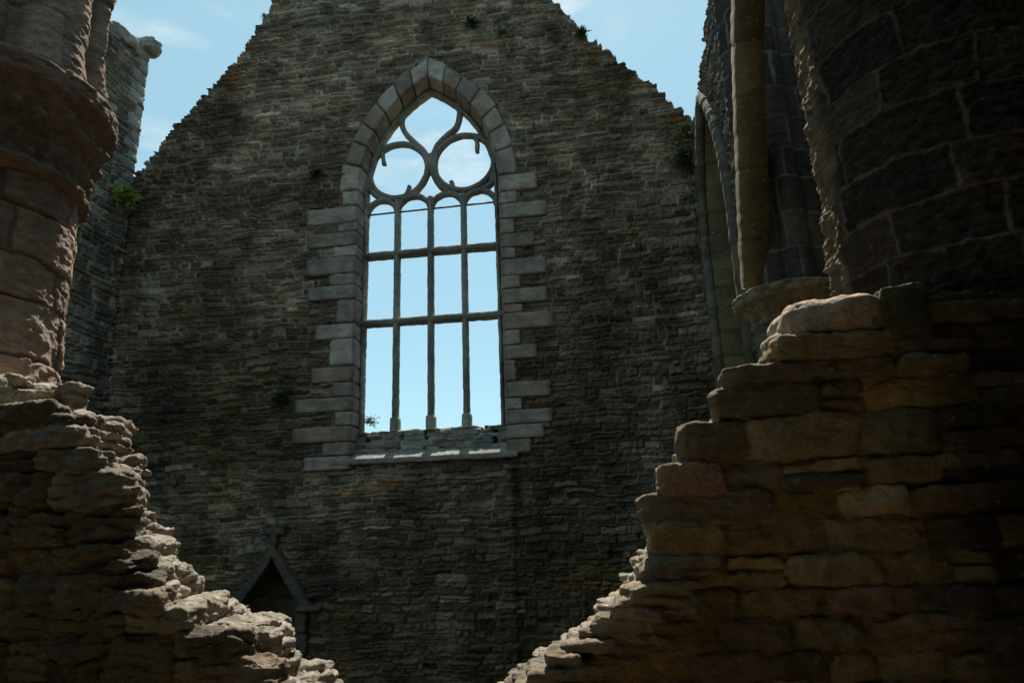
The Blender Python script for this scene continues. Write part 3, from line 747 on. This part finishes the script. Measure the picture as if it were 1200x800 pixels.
# ================================================================== NEAR PIERS
np_r = tag(empty('round_pier', (3.22, 4.5, 0)), 'huge dark round pier of large blocks with pale joints, right foreground', 'pier', None)
def pier_field(name, cx, cy, r0, T, res, lay, mat, parent, cols, wts, rf=None, th=(-2.9, 2.9), **kw):
    def mp(s, t, h):
        an = s / r0; r = (rf(an, t) if rf is not None else r0) + h
        return np.stack([cx + r * np.sin(an), cy - r * np.cos(an), t + E], -1)
    return hfield(name, (th[0] * r0, th[1] * r0), T, res, lay, mp, lambda s, t, a, b: s > -99, mat, parent, cols, wts, thick=.3, back=False, **kw)
lay_r = Layout(-3, 3, -4.2, 7, rh=(.29, .36), cw=(.55, .85), split=(1, 0, 0), warp=(.07, .02), vsplit=0, seed=9)
def spall(S_, T_):
    # eroded left flank
    an = S_ / .88
    k = sstep(-1.42, -1.8, an + .15 * pn(S_ * 2, T_ * 2.5, 3.))
    return -k * (.035 + .05 * fbm(S_ * 3, T_ * 3.6, 6.1, 4)) 
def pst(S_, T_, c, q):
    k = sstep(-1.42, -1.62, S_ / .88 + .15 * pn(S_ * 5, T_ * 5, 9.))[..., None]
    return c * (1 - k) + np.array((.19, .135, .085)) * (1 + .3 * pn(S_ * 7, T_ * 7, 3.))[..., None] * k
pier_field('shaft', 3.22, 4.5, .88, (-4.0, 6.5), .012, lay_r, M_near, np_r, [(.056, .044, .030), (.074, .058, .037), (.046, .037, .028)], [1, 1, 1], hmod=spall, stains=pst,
           mortar=(.13, .105, .075), depth=.012, rad=.012, off=.010, tilt=.05, rough=.012, low=.03, mortar_proud=.003)

lpx, lpy, lpr = -4.62, 5.4, .77
np_l = tag(empty('round_pier', (lpx, lpy, 0)), 'reddish granite round pier with carved capital at the left edge', 'pier', None)
lay_lp = Layout(-3, 3, -4.2, 9, rh=(.34, .46), cw=(.6, 1.0), split=(1, 0, 0), warp=(.06, .025), vsplit=0, seed=10)
RED = [(.31, .215, .15), (.35, .245, .175), (.25, .175, .125), (.37, .27, .195)]
def er(S_, T_): return .017 * fbm(S_ * 2.2, T_ * 2.6, 11., 4) - .04 * sstep(1.2, 3, T_)
CZ0 = 3.02
pier_field('shaft', lpx, lpy, lpr, (-4.0, CZ0 + .1), .012, lay_lp, M_near, np_l, RED, [1, 1, 1, 1], hmod=er, mortar=(.17, .125, .095), depth=.022, rad=.025, off=.012, tilt=.03, rough=.0065, low=.01)
# capital
CH = .98
lay_lc = Layout(-4, 4, -4, 12, rh=(2.2, 2.4), cw=(.7, 1.1), split=(1, 0, 0), warp=(.01, .01), vsplit=0, seed=11)
def lcap_r(an, t):
    u = (t - CZ0) / CH
    base = np.interp(u, [-.02, .03, .08, .14, .3, .5, .66, .72, .78, .95, .99, 1.02], [.72, .80, .81, .73, .74, .78, .85, .90, .95, .955, .92, .55])
    # carved knobs under the abacus
    kn = np.zeros_like(an)
    for i in range(24):
        a0 = -2.7 + i * .235; u0 = .52 + .05 * math.sin(i * 2.3)
        kn = kn + .11 * np.exp(-(((an - a0) * 1.0 / .062)**2 + ((u - u0) / .07)**2))
        kn = kn + .06 * np.exp(-(((an - a0 - .1) / .05)**2 + ((u - .3) / .06)**2))
    return base + kn
pier_field('capital', lpx, lpy, 1.1, (CZ0 - .02, CZ0 + CH + .02), .013, lay_lc, M_near, np_l, [(.25, .165, .115), (.23, .155, .105)], [1, 1], rf=lcap_r, hmod=lambda S_, T_: .014 * fbm(S_ * 4, T_ * 5, 21., 3),
           mortar=(.24, .165, .12), depth=.008, rad=.02, off=.004, tilt=.02, rough=.007, low=.01)
def lup(an, t):
    a2 = an + .0
    r = .66 + 0 * an
    r = np.maximum(r, .56 + .31 * np.sqrt(np.clip(1 - ((a2 - 1.15) / .45)**2, 0, 1)))
    r = np.maximum(r, .58 + .22 * np.sqrt(np.clip(1 - ((a2 - 1.85) / .2)**2, 0, 1)))
    r = np.maximum(r, .57 + .27 * np.sqrt(np.clip(1 - ((a2 - .25) / .4)**2, 0, 1)))
    return r + .04 * sstep(CZ0 + CH + .35, CZ0 + CH, t)
lay_lu = Layout(-3, 3, -4.2, 12, rh=(.5, .7), cw=(.5, .9), split=(1, 0, 0), warp=(.02, .012), vsplit=0, seed=13)
pier_field('upper_shafts', lpx, lpy, .85, (CZ0 + CH - .03, 9.), .014, lay_lu, M_near, np_l, RED, [1, 1, 1, 1], rf=lup, hmod=lambda S_, T_: .018 * fbm(S_ * 3, T_ * 3, 31., 3),
           mortar=(.22, .155, .12), depth=.02, rad=.03, off=.01, tilt=.03, rough=.007, low=.01)

# ================================================================== BROKEN FOREGROUND WALLS
BF, BB = 10.0, 9.15
def prof(pxs, b):
    P = np.array([gab(x_, y_, b) for x_, y_ in pxs]); i = np.argsort(P[:, 1]); return P[i, 1], P[i, 0]
Lf = prof([(-60, 476), (20, 484), (82, 488), (95, 520), (118, 550), (150, 598), (118, 618), (150, 655), (185, 705), (240, 738), (300, 762), (322, 800), (345, 850), (380, 960)], BF)
Lb = prof([(-60, 440), (30, 448), (88, 462), (112, 485), (150, 500), (160, 515), (150, 530), (160, 545), (182, 556), (165, 575), (172, 605), (190, 622), (205, 640), (222, 665), (245, 690), (290, 715), (340, 745), (372, 766), (394, 792), (420, 830), (470, 960)], BB)
Rf = prof([(1090, 322), (1030, 334), (1015, 375), (912, 398), (905, 412), (872, 430), (840, 452), (842, 485), (803, 503), (812, 535), (768, 545), (770, 572), (744, 580), (750, 605), (768, 615), (770, 650), (745, 690), (702, 738), (645, 770), (618, 800), (585, 850), (540, 960)], BF)
Rb = prof([(1100, 322), (1042, 334), (1035, 375), (925, 400), (918, 412), (885, 430), (855, 452), (856, 485), (820, 503), (828, 535), (785, 545), (782, 572), (762, 580), (768, 605), (772, 620), (765, 650), (728, 690), (680, 735), (628, 770), (596, 797), (560, 850), (520, 960)], BB)
def edge(pr, z): return np.interp(z, pr[0], pr[1])
zsw = gab(760, 640, BF)[1]
OCHR = [(.31, .21, .095), (.37, .245, .095), (.24, .17, .10), (.33, .205, .14), (.20, .15, .10), (.37, .265, .14), (.28, .195, .10)]
def build_broken(side_, PF, PB, a_root, courses, palette_, seed, nlay=3, fine=None):
    """courses: list of course boundaries (z). fine(z) -> number of thin edge stones in the course"""
    rr = random.Random(seed); sh = []
    step = 1 if side_ > 0 else -1
    for z, ztop_ in zip(courses[:-1], courses[1:]):
        h_ = ztop_ - z
        for lay_i in range(nlay):
            b0 = BF - (BF - BB) * (lay_i / nlay); b1 = BF - (BF - BB) * ((lay_i + 1) / nlay)
            fr_ = 0 if lay_i == 0 else (1 if lay_i == nlay - 1 else (BF - (b0 + b1) / 2) / (BF - BB))
            # the stones at the broken edge: thin, ragged, each following the profile at its own height
            nf = fine(z + h_ / 2, lay_i); ends = []; hide = .10 if (side_ > 0 and lay_i and z > zsw) else 0
            for k in range(nf):
                z0, z1 = z + h_ * k / nf, z + h_ * (k + 1) / nf; zc_ = (z0 + z1) / 2
                e = edge(PF, zc_) * (1 - fr_) + edge(PB, zc_) * fr_ + (rr.uniform(-.05, .05) if lay_i else rr.uniform(-.025, .03)) * step * -1 + hide
                w = rr.uniform(.14, .42) if nf > 1 else rr.uniform(.3, .7)
                e1 = e + w * step; ends.append(e1)
                dj = rr.uniform(-.04, .03) if nf > 1 else rr.uniform(-.02, .015)
                V, Q = lump(((e + e1) / 2, (b0 + b1) / 2 + dj, zc_ + rr.uniform(-.01, .01)), (w / 2 + .02, (b0 - b1) / 2 + .03, (z1 - z0) / 2 + rr.uniform(-.008, .016)), .14, rot=rr.uniform(-.35, .35) if nf > 1 else rr.uniform(-.08, .08), jit=.28 if nf > 1 else .12, seed=rr.randint(0, 300), tiltx=rr.uniform(-.12, .12) if nf > 1 else 0)
                c = np.array(rr.choice(palette_)) * rr.uniform(.8, 1.15)
                if lay_i > 0 or (side_ > 0 and nf > 1) or (side_ < 0 and nf == 1): mxw = .7 if lay_i else .4; c = c * (1 - mxw) + np.array((.43, .38, .305)) * mxw * rr.uniform(.85, 1.1)
                sh.append((V, Q, c))
            x = (min(ends) if step > 0 else max(ends)) 
            while (x - a_root) * step < 0 and lay_i in (0, nlay - 1):
                w = rr.uniform(.2, .6); x1 = x + w * step
                subs = [(0, 1)] if rr.random() < .7 or h_ < .15 else [(0, .5), (.5, 1)]
                for s0, s1 in subs:
                    zz = z + h_ * (s0 + s1) / 2; hh = h_ * (s1 - s0)
                    V, Q = lump(((x + x1) / 2, (b0 + b1) / 2 + rr.uniform(-.03, .022), zz), (w / 2 - .004 + rr.uniform(0, .01), (b0 - b1) / 2 + .02, hh / 2 - .004), .3, rot=rr.uniform(-.06, .06), jit=.22, seed=rr.randint(0, 300), tiltx=rr.uniform(-.09, .09))
                    sh.append((V, Q, np.array(rr.choice(palette_)) * rr.uniform(.65, 1.3)))
                x = x1
    ztop = courses[-1] - .1
    # rubble core
    z = -3.3
    while z < ztop + .1:
        for fr_ in (0, .25, .5, .75):
            f2 = fr_ + .125; bb0 = BF - .022 - (BF - BB - .1) * fr_; bb1 = bb0 - (BF - BB - .1) * .27
            e = min if side_ < 0 else max
            e_ = e(edge(PF, z + k_) * (1 - f2) + edge(PB, z + k_) * f2 for k_ in (-.02, .04, .1)) + side_ * .07
            if (e_ - a_root) * side_ < 0:
                V, Q = hexa([(min(e_, a_root), bb0, z), (max(e_, a_root), bb0, z), (max(e_, a_root), bb0, z + .09), (min(e_, a_root), bb0, z + .09), (min(e_, a_root), bb1, z), (max(e_, a_root), bb1, z), (max(e_, a_root), bb1, z + .09), (min(e_, a_root), bb1, z + .09)])
                sh.append((V, Q, None))
        z += .08
    return sh
LC = [(.17, .13, .085), (.20, .15, .085), (.15, .12, .08), (.19, .14, .10), (.13, .11, .08)]
dsp = ((.030, 3.5, 7), (.016, 9, 16), (.008, 22, 36), (.004, 55, 80))
_r = random.Random(5); cl = [-3.2]
while cl[-1] < gab(20, 458, BB)[1] - .05: cl.append(cl[-1] + _r.uniform(.12, .30))
shl = build_broken(-1, Lf, Lb, gab(-90, 500, BF)[0], cl, LC, 21, 5, lambda z, l: _r.choice([1, 2]) if l == 0 else _r.choice([1, 1, 2, 3]))
bl = fuse('broken_wall', shl, .0105, M_break, None, None, disp=dsp, lam=.013, smooth_it=1, mortar=(.24, .20, .15))
tag(bl, 'broken stub of rubble wall with sunlit crumbling edge below the red pier', 'wall')
cr_rows = [960, 900, 850, 800, 764, 724, 690, 652, 609, 577, 543, 491, 454, 430, 399, 374]
clr = [-3.2, -2.9] + [gab(820, y_, BF)[1] for y_ in cr_rows if gab(820, y_, BF)[1] > -2.8]
shr = build_broken(1, Rf, Rb, gab(1330, 500, BF)[0], clr, OCHR, 22, 4, lambda z, l: (3 if z < zsw else 1) if l == 0 else (3 if z < zsw else 2))
# dressed block against the pier
x0, zt = gab(1024, 334, BF); x1, zb_ = gab(1094, 400, BF)
V, Q = hexa([(x0, BF + .02, zb_), (x1, BF + .02, zb_), (x1, BF + .02, zt), (x0 + .03, BF + .02, zt - .03), (x0, BB + .3, zb_), (x1, BB + .3, zb_), (x1, BB + .3, zt), (x0 + .03, BB + .3, zt - .03)])
shr.append((V, Q, np.array((.20, .175, .10))))
def rshade(V, C, nr):  # shade of the dark right end put into the stone colour; foot darkened too
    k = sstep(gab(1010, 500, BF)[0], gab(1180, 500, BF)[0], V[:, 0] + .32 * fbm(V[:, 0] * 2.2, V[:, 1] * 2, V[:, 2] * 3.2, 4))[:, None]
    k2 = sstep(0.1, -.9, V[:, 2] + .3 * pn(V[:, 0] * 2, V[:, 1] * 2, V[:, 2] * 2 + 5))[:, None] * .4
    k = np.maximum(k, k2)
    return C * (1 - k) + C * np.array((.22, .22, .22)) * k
br = fuse('broken_wall', shr, .0105, M_break, None, None, lam=.004, mortar=(.15, .125, .085), smooth_it=1, disp=((.010, 4.5, 6), (.008, 12, 14), (.005, 26, 34), (.0025, 60, 70)), colfn=rshade)
tag(br, 'stepped stub of ochre rubble wall climbing to the dark right pier', 'wall')
# pale boulder lying on the stub
x0, z0 = gab(905, 420, BF - .2); x1, z1 = gab(1022, 360, BF - .2)
V, Q = lump(((x0 + x1) / 2 + .03, BF - .24, (z0 + z1) / 2 - .01), ((x1 - x0) / 2, .26, (z1 - z0) / 2 * 1.2), .8, jit=.2, seed=5)
V[:, 2] += .12 * (V[:, 0] - (x0 + x1) / 2) + .03
V4, Q4 = lump((x0 + .05, BF - .2, z0 + .06), (.09, .12, .05), .6, jit=.2, seed=6)
bo = fuse('boulder', [(V, Q, (.50, .38, .27)), (V4, Q4, (.34, .27, .2))], .010, M_near, None, None, disp=((.02, 4, 5), (.012, 11, 13), (.004, 35, 35)))
tag(bo, 'pale pinkish granite boulder lying on top of the right stepped stub', 'boulder')

# ================================================================== PLANTS
def leaf_mat(name, c):
    m = plain(name, c, .6, 20, .4); return m
M_leaf = leaf_mat('bright_leaf', (.17, .24, .05)); M_leafd = leaf_mat('dark_leaf', (.045, .06, .025)); M_dry = leaf_mat('dry_leaf', (.20, .20, .10))
def tuft(name, P, r, n, mat, label, nrm, droop=.5, long_=.16, wid=.02, seed=0):
    rr = random.Random(seed); V = []; Q = []
    P = np.array(P); nrm = np.array(nrm)
    for i in range(n):
        d = np.array([rr.gauss(0, 1), rr.gauss(0, 1), rr.gauss(.3, .9)]); d += nrm * .9; d /= np.linalg.norm(d)
        base = P + np.array([rr.gauss(0, .12), rr.gauss(0, .05), rr.gauss(0, .1)]) * r
        L_ = r * rr.uniform(.4, 1.1); w = wid * rr.uniform(.6, 1.3)
        sd = np.cross(d, [rr.uniform(-1, 1), rr.uniform(-1, 1), 1]); sd /= np.linalg.norm(sd)
        a = base; 
        # stem with leaves
        m = rr.randint(3, 6)
        k = len(V); tip = base + d * L_ + np.array([0, 0, -droop * L_]); mid = base + d * L_ * .5 + np.array([0, 0, -droop * L_ * .25]); tw = np.array([0, 0, .004])
        V += [P - tw * 2, mid - tw, mid + tw, P + tw * 2, mid - tw, tip, tip + tw, mid + tw]; Q += [[k, k + 1, k + 2, k + 3], [k + 4, k + 5, k + 6, k + 7]]
        for j in range(m):
            f = (j + 1) / m; pj = base + d * L_ * f + np.array([0, 0, -droop * L_ * f * f])
            ld = d + np.array([rr.gauss(0, .7), rr.gauss(0, .7), rr.gauss(0, .7)]); ld /= np.linalg.norm(ld)
            s2 = np.cross(ld, sd + .01); s2 /= np.linalg.norm(s2) + 1e-9; ll = long_ * rr.uniform(.4, 1)
            k = len(V); V += [pj, pj + ld * ll * .5 + s2 * w, pj + ld * ll, pj + ld * ll * .5 - s2 * w]; Q.append([k, k + 1, k + 2, k + 3])
    V = np.array(V); me = np_mesh(name, V - P, np.array(Q), smooth=False); o = link(name, me, mat); o.location = P
    tag(o, label, 'plant', 'tufts of plants rooted in the masonry'); return o
bq, zq = side(137, 222, AL)
nb_ = (-N).tolist()
tuft('wall_plant', G(AL + .12, .35, zq - .05), .30, 260, M_leaf, 'bright green bushy tuft in the corner where the left wall meets the gable', nb_, long_=.15, wid=.022, seed=1)
def gt(px, py, r, n, mat, lab, sd, b=.06, **k):
    a_, z_ = gab(px, py, b); tuft('wall_plant', G(a_, b, z_), r, n, mat, lab, nb_, seed=sd, **k)
gt(371, 203, .14, 70, M_leafd, 'small green tuft beside the pinkish patch left of the window arch', 2, long_=.09)
gt(331, 466, .26, 110, M_leafd, 'dark green tuft left of the lowest long quoins', 3, long_=.10)
gt(552, 27, .18, 80, M_leafd, 'green tuft near the picture top above the window arch', 4, long_=.09)
gt(588, 38, .22, 70, M_dry, 'dry yellowish tuft right of the green one above the arch', 5, long_=.10)
gt(681, 38, .18, 70, M_leafd, 'low green tuft on the upper right slope of the gable', 6, long_=.08)
gt(803, 152, .30, 140, M_dry, 'pale green tuft at the top right end of the gable', 7, long_=.12, b=.1)
gt(803, 186, .34, 170, M_leafd, 'darker bushy tuft just under the pale one by the arcade wall', 8, long_=.12, b=.1)
gt(555, 24, .05, 8, M_leafd, 'tiny sprig beside the green tuft above the arch', 9, long_=.05) if False else None
a_, z_ = gab(433, 492, BG - .1); tuft('wall_plant', G(a_, BG - .15, z_ - .06), .2, 45, M_dry, 'spindly dry plant in the lower left corner of the window', [0, 0, 1], seed=10, long_=.07, wid=.012, droop=0)

# ================================================================== GROUND
def sheet(name, x0, x1, y0, y1, z, mat, n=60, amp=.05, seed=0):
    xs_ = np.linspace(x0, x1, n); ys_ = np.linspace(y0, y1, n); X, Y = np.meshgrid(xs_, ys_)
    Z = z + amp * fbm(X * .3, Y * .3, seed + .3, 3); V = np.stack([X, Y, Z], -1).reshape(-1, 3)
    j, i = np.meshgrid(np.arange(n - 1), np.arange(n - 1), indexing='ij'); b = (j * n + i).ravel()
    o = link(name, np_mesh(name, V, np.stack([b, b + 1, b + n + 1, b + n], 1)), mat); o['kind'] = 'structure'; return o
sheet('ground', -600, 600, -600, 600, 0, M_grass, 80, .0)
sheet('nave_floor', -9.2, 8, 4.2, 15, .06, M_earth, 60, .03)
sheet('terrace_floor', -9.2, 9, -7, 4.9, E - 1.7, M_earth, 60, .02)

# unseen walls and roof added round the viewpoint to block sky light
lay_bw = Layout(-12, 12, -5, 12, rh=(.3, .4), cw=(.5, 1), split=(.7, .2, .1), seed=14)
for nm, X0, X1, Y0, Y1, lab in (('blocker_wall', -9, 9, -5.6, -5.0, 'unseen rubble wall added behind the viewpoint to block light'), ('blocker_wall', -7.6, -7.0, -5.0, 3.3, 'unseen rubble wall added left of the viewpoint to block light'), ('blocker_wall', 5.4, 6.0, -5.0, 3.0, 'unseen rubble wall added right of the viewpoint to block light')):
    sx = X1 - X0 > Y1 - Y0
    if sx: f_ = lambda s_, t, h: np.stack([s_, Y1 + h, t + E], -1)
    elif X0 < 0: f_ = lambda s_, t, h: np.stack([X1 + h, -s_, t + E], -1)
    else: f_ = lambda s_, t, h: np.stack([X0 - h, s_, t + E], -1)
    sp = (X0, X1) if sx else ((-Y1, -Y0) if X0 < 0 else (Y0, Y1))
    o = hfield(nm, sp, (-4.05, 4.7), .09, lay_bw, f_, lambda s_, t, a, b: s_ > -99, M_rubble, None, BROWN, [3, 3, 2, 1, 2], thick=.6)
    tag(o, lab, 'wall', 'unseen walls added round the viewpoint to block light')
n = 60; ys_ = np.linspace(-5.7, 2.1, n); xs_ = np.linspace(-7.7, 6.1, n); X, Y = np.meshgrid(xs_, ys_)  # roof slab out of view, added to keep the foreground dark
Z = E + 4.75 + .12 * np.abs(np.sin(X * .9)) + .02 * pn(X * 2, Y * 2, 1.); V = np.stack([X, Y, Z], -1).reshape(-1, 3); V2 = V + [0, 0, .5]
j, i = np.meshgrid(np.arange(n - 1), np.arange(n - 1), indexing='ij'); b = (j * n + i).ravel(); Q = np.stack([b, b + 1, b + n + 1, b + n], 1)
V = np.concatenate([V, V2]); Q2 = Q[:, ::-1] + n * n
rim = np.array([[i, i + 1, n * n + i + 1, n * n + i] for i in range(n - 1)] + [[(n - 1) * n + i + 1, (n - 1) * n + i, n * n + (n - 1) * n + i, n * n + (n - 1) * n + i + 1] for i in range(n - 1)])
me = np_mesh('blocker_roof', V, np.concatenate([Q, Q2, rim]), np.tile((.13, .12, .10), (len(V), 1)))
vt = link('blocker_roof', me, M_rubble); tag(vt, 'unseen stone roof added above the viewpoint to block sky light', 'blocker_roof')

# ================================================================== CAMERA
cam = bpy.data.cameras.new('camera'); co = bpy.data.objects.new('camera', cam); COL.objects.link(co)
cam.sensor_width = 36; cam.lens = 24; cam.clip_end = 3000
M = Matrix.Identity(4)
for r in range(3):
    for c in range(3): M[r][c] = RW[r][c]
M.translation = Vector((0, 0, E)); co.matrix_world = M
SC.camera = co

# ================================================================== LIGHT
EL, AZ_ = math.radians(60), math.radians(4)
sd = Vector((math.sin(AZ_) * math.cos(EL), math.cos(AZ_) * math.cos(EL), math.sin(EL)))
sl = bpy.data.lights.new('sun', 'SUN'); sl.energy = 5; sl.angle = math.radians(.5); sl.color = (1, .95, .86)
so = bpy.data.objects.new('sun', sl); COL.objects.link(so); so.rotation_euler = sd.to_track_quat('Z', 'Y').to_euler(); so.location = (0, 0, 40)

w = bpy.data.worlds.new('World'); SC.world = w; w.use_nodes = True; nt = w.node_tree; nt.nodes.clear(); L = nt.links
out = nt.nodes.new('ShaderNodeOutputWorld'); bg = nt.nodes.new('ShaderNodeBackground'); bg.inputs['Strength'].default_value = .10
sky = nt.nodes.new('ShaderNodeTexSky'); sky.sky_type = 'NISHITA'; sky.sun_disc = False; sky.sun_elevation = EL; sky.sun_rotation = AZ_
sky.air_density = .9; sky.dust_density = .35; sky.ozone_density = 1.6
tc = nt.nodes.new('ShaderNodeTexCoord')
mp = nt.nodes.new('ShaderNodeMapping'); mp.inputs['Scale'].default_value = (1, 1, 2.2); L.new(tc.outputs['Generated'], mp.inputs['Vector'])
n1 = nt.nodes.new('ShaderNodeTexNoise'); n1.inputs['Scale'].default_value = 11; n1.inputs['Detail'].default_value = 8; n1.inputs['Roughness'].default_value = .62; L.new(mp.outputs['Vector'], n1.inputs['Vector'])
tot = None
def M2(op, a, b):
    m = nt.nodes.new('ShaderNodeMath'); m.operation = op
    for k, v in enumerate((a, b)):
        if hasattr(v, 'links'): L.new(v, m.inputs[k])
        else: m.inputs[k].default_value = v
    return m.outputs[0]
# small fair-weather clouds: (bearing/elevation read off the photograph, half-sizes in radians, density)
for (px, py, rx, ry, dn) in ((175, 32, .045, .010, .6), (285, 4, .04, .015, .7), (185, 165, .035, .02, .5), (160, 190, .02, .02, .3), (500, 165, .055, .03, 1.0), (545, 185, .06, .035, .8), (560, 212, .05, .02, .6), (665, 12, .03, .02, .8), (455, 200, .03, .04, .4), (700, 30, .03, .02, .3)):
    d = ray(px, py); d = d / np.linalg.norm(d); r_ = np.cross(d, [0, 0, 1]); r_ /= np.linalg.norm(r_); u_ = np.cross(r_, d)
    def dot(v, k):
        n_ = nt.nodes.new('ShaderNodeVectorMath'); n_.operation = 'DOT_PRODUCT'; L.new(tc.outputs['Generated'], n_.inputs[0]); n_.inputs[1].default_value = tuple(v * k); return n_.outputs['Value']
    a_ = dot(r_, 1 / rx); b_ = dot(u_, 1 / ry); q_ = M2('ADD', M2('MULTIPLY', a_, a_), M2('MULTIPLY', b_, b_))
    g_ = M2('MULTIPLY', M2('MAXIMUM', M2('SUBTRACT', 1, M2('MULTIPLY', q_, .35)), 0), dn)
    f_ = M2('MULTIPLY', g_, M2('GREATER_THAN', dot(d, 1), 0))
    tot = f_ if tot is None else M2('MAXIMUM', tot, f_)
nf = nt.nodes.new('ShaderNodeMapRange'); nf.inputs['From Min'].default_value = .40; nf.inputs['From Max'].default_value = .68; L.new(n1.outputs['Fac'], nf.inputs['Value'])
cl_ = M2('MULTIPLY', M2('MULTIPLY', tot, nf.outputs['Result']), .9)
tn = nt.nodes.new('ShaderNodeMix'); tn.data_type = 'RGBA'; tn.blend_type = 'MULTIPLY'; tn.inputs['Factor'].default_value = 1; L.new(sky.outputs['Color'], tn.inputs['A']); tn.inputs['B'].default_value = (1.0, 1.10, .88, 1)
fl = nt.nodes.new('ShaderNodeMix'); fl.data_type = 'RGBA'; fl.inputs['Factor'].default_value = .6; L.new(tn.outputs['Result'], fl.inputs['A']); fl.inputs['B'].default_value = (2.55, 4.35, 5.2, 1)
mx = nt.nodes.new('ShaderNodeMix'); mx.data_type = 'RGBA'; L.new(cl_, mx.inputs['Factor']); L.new(fl.outputs['Result'], mx.inputs['A']); mx.inputs['B'].default_value = (5.4, 5.9, 6.0, 1)
L.new(mx.outputs['Result'], bg.inputs['Color']); L.new(bg.outputs['Background'], out.inputs['Surface'])

SC.view_settings.view_transform = 'Standard'; SC.view_settings.look = 'None'; SC.view_settings.gamma = 1; SC.view_settings.exposure = .75
SC.cycles.max_bounces = 6; SC.cycles.diffuse_bounces = 4
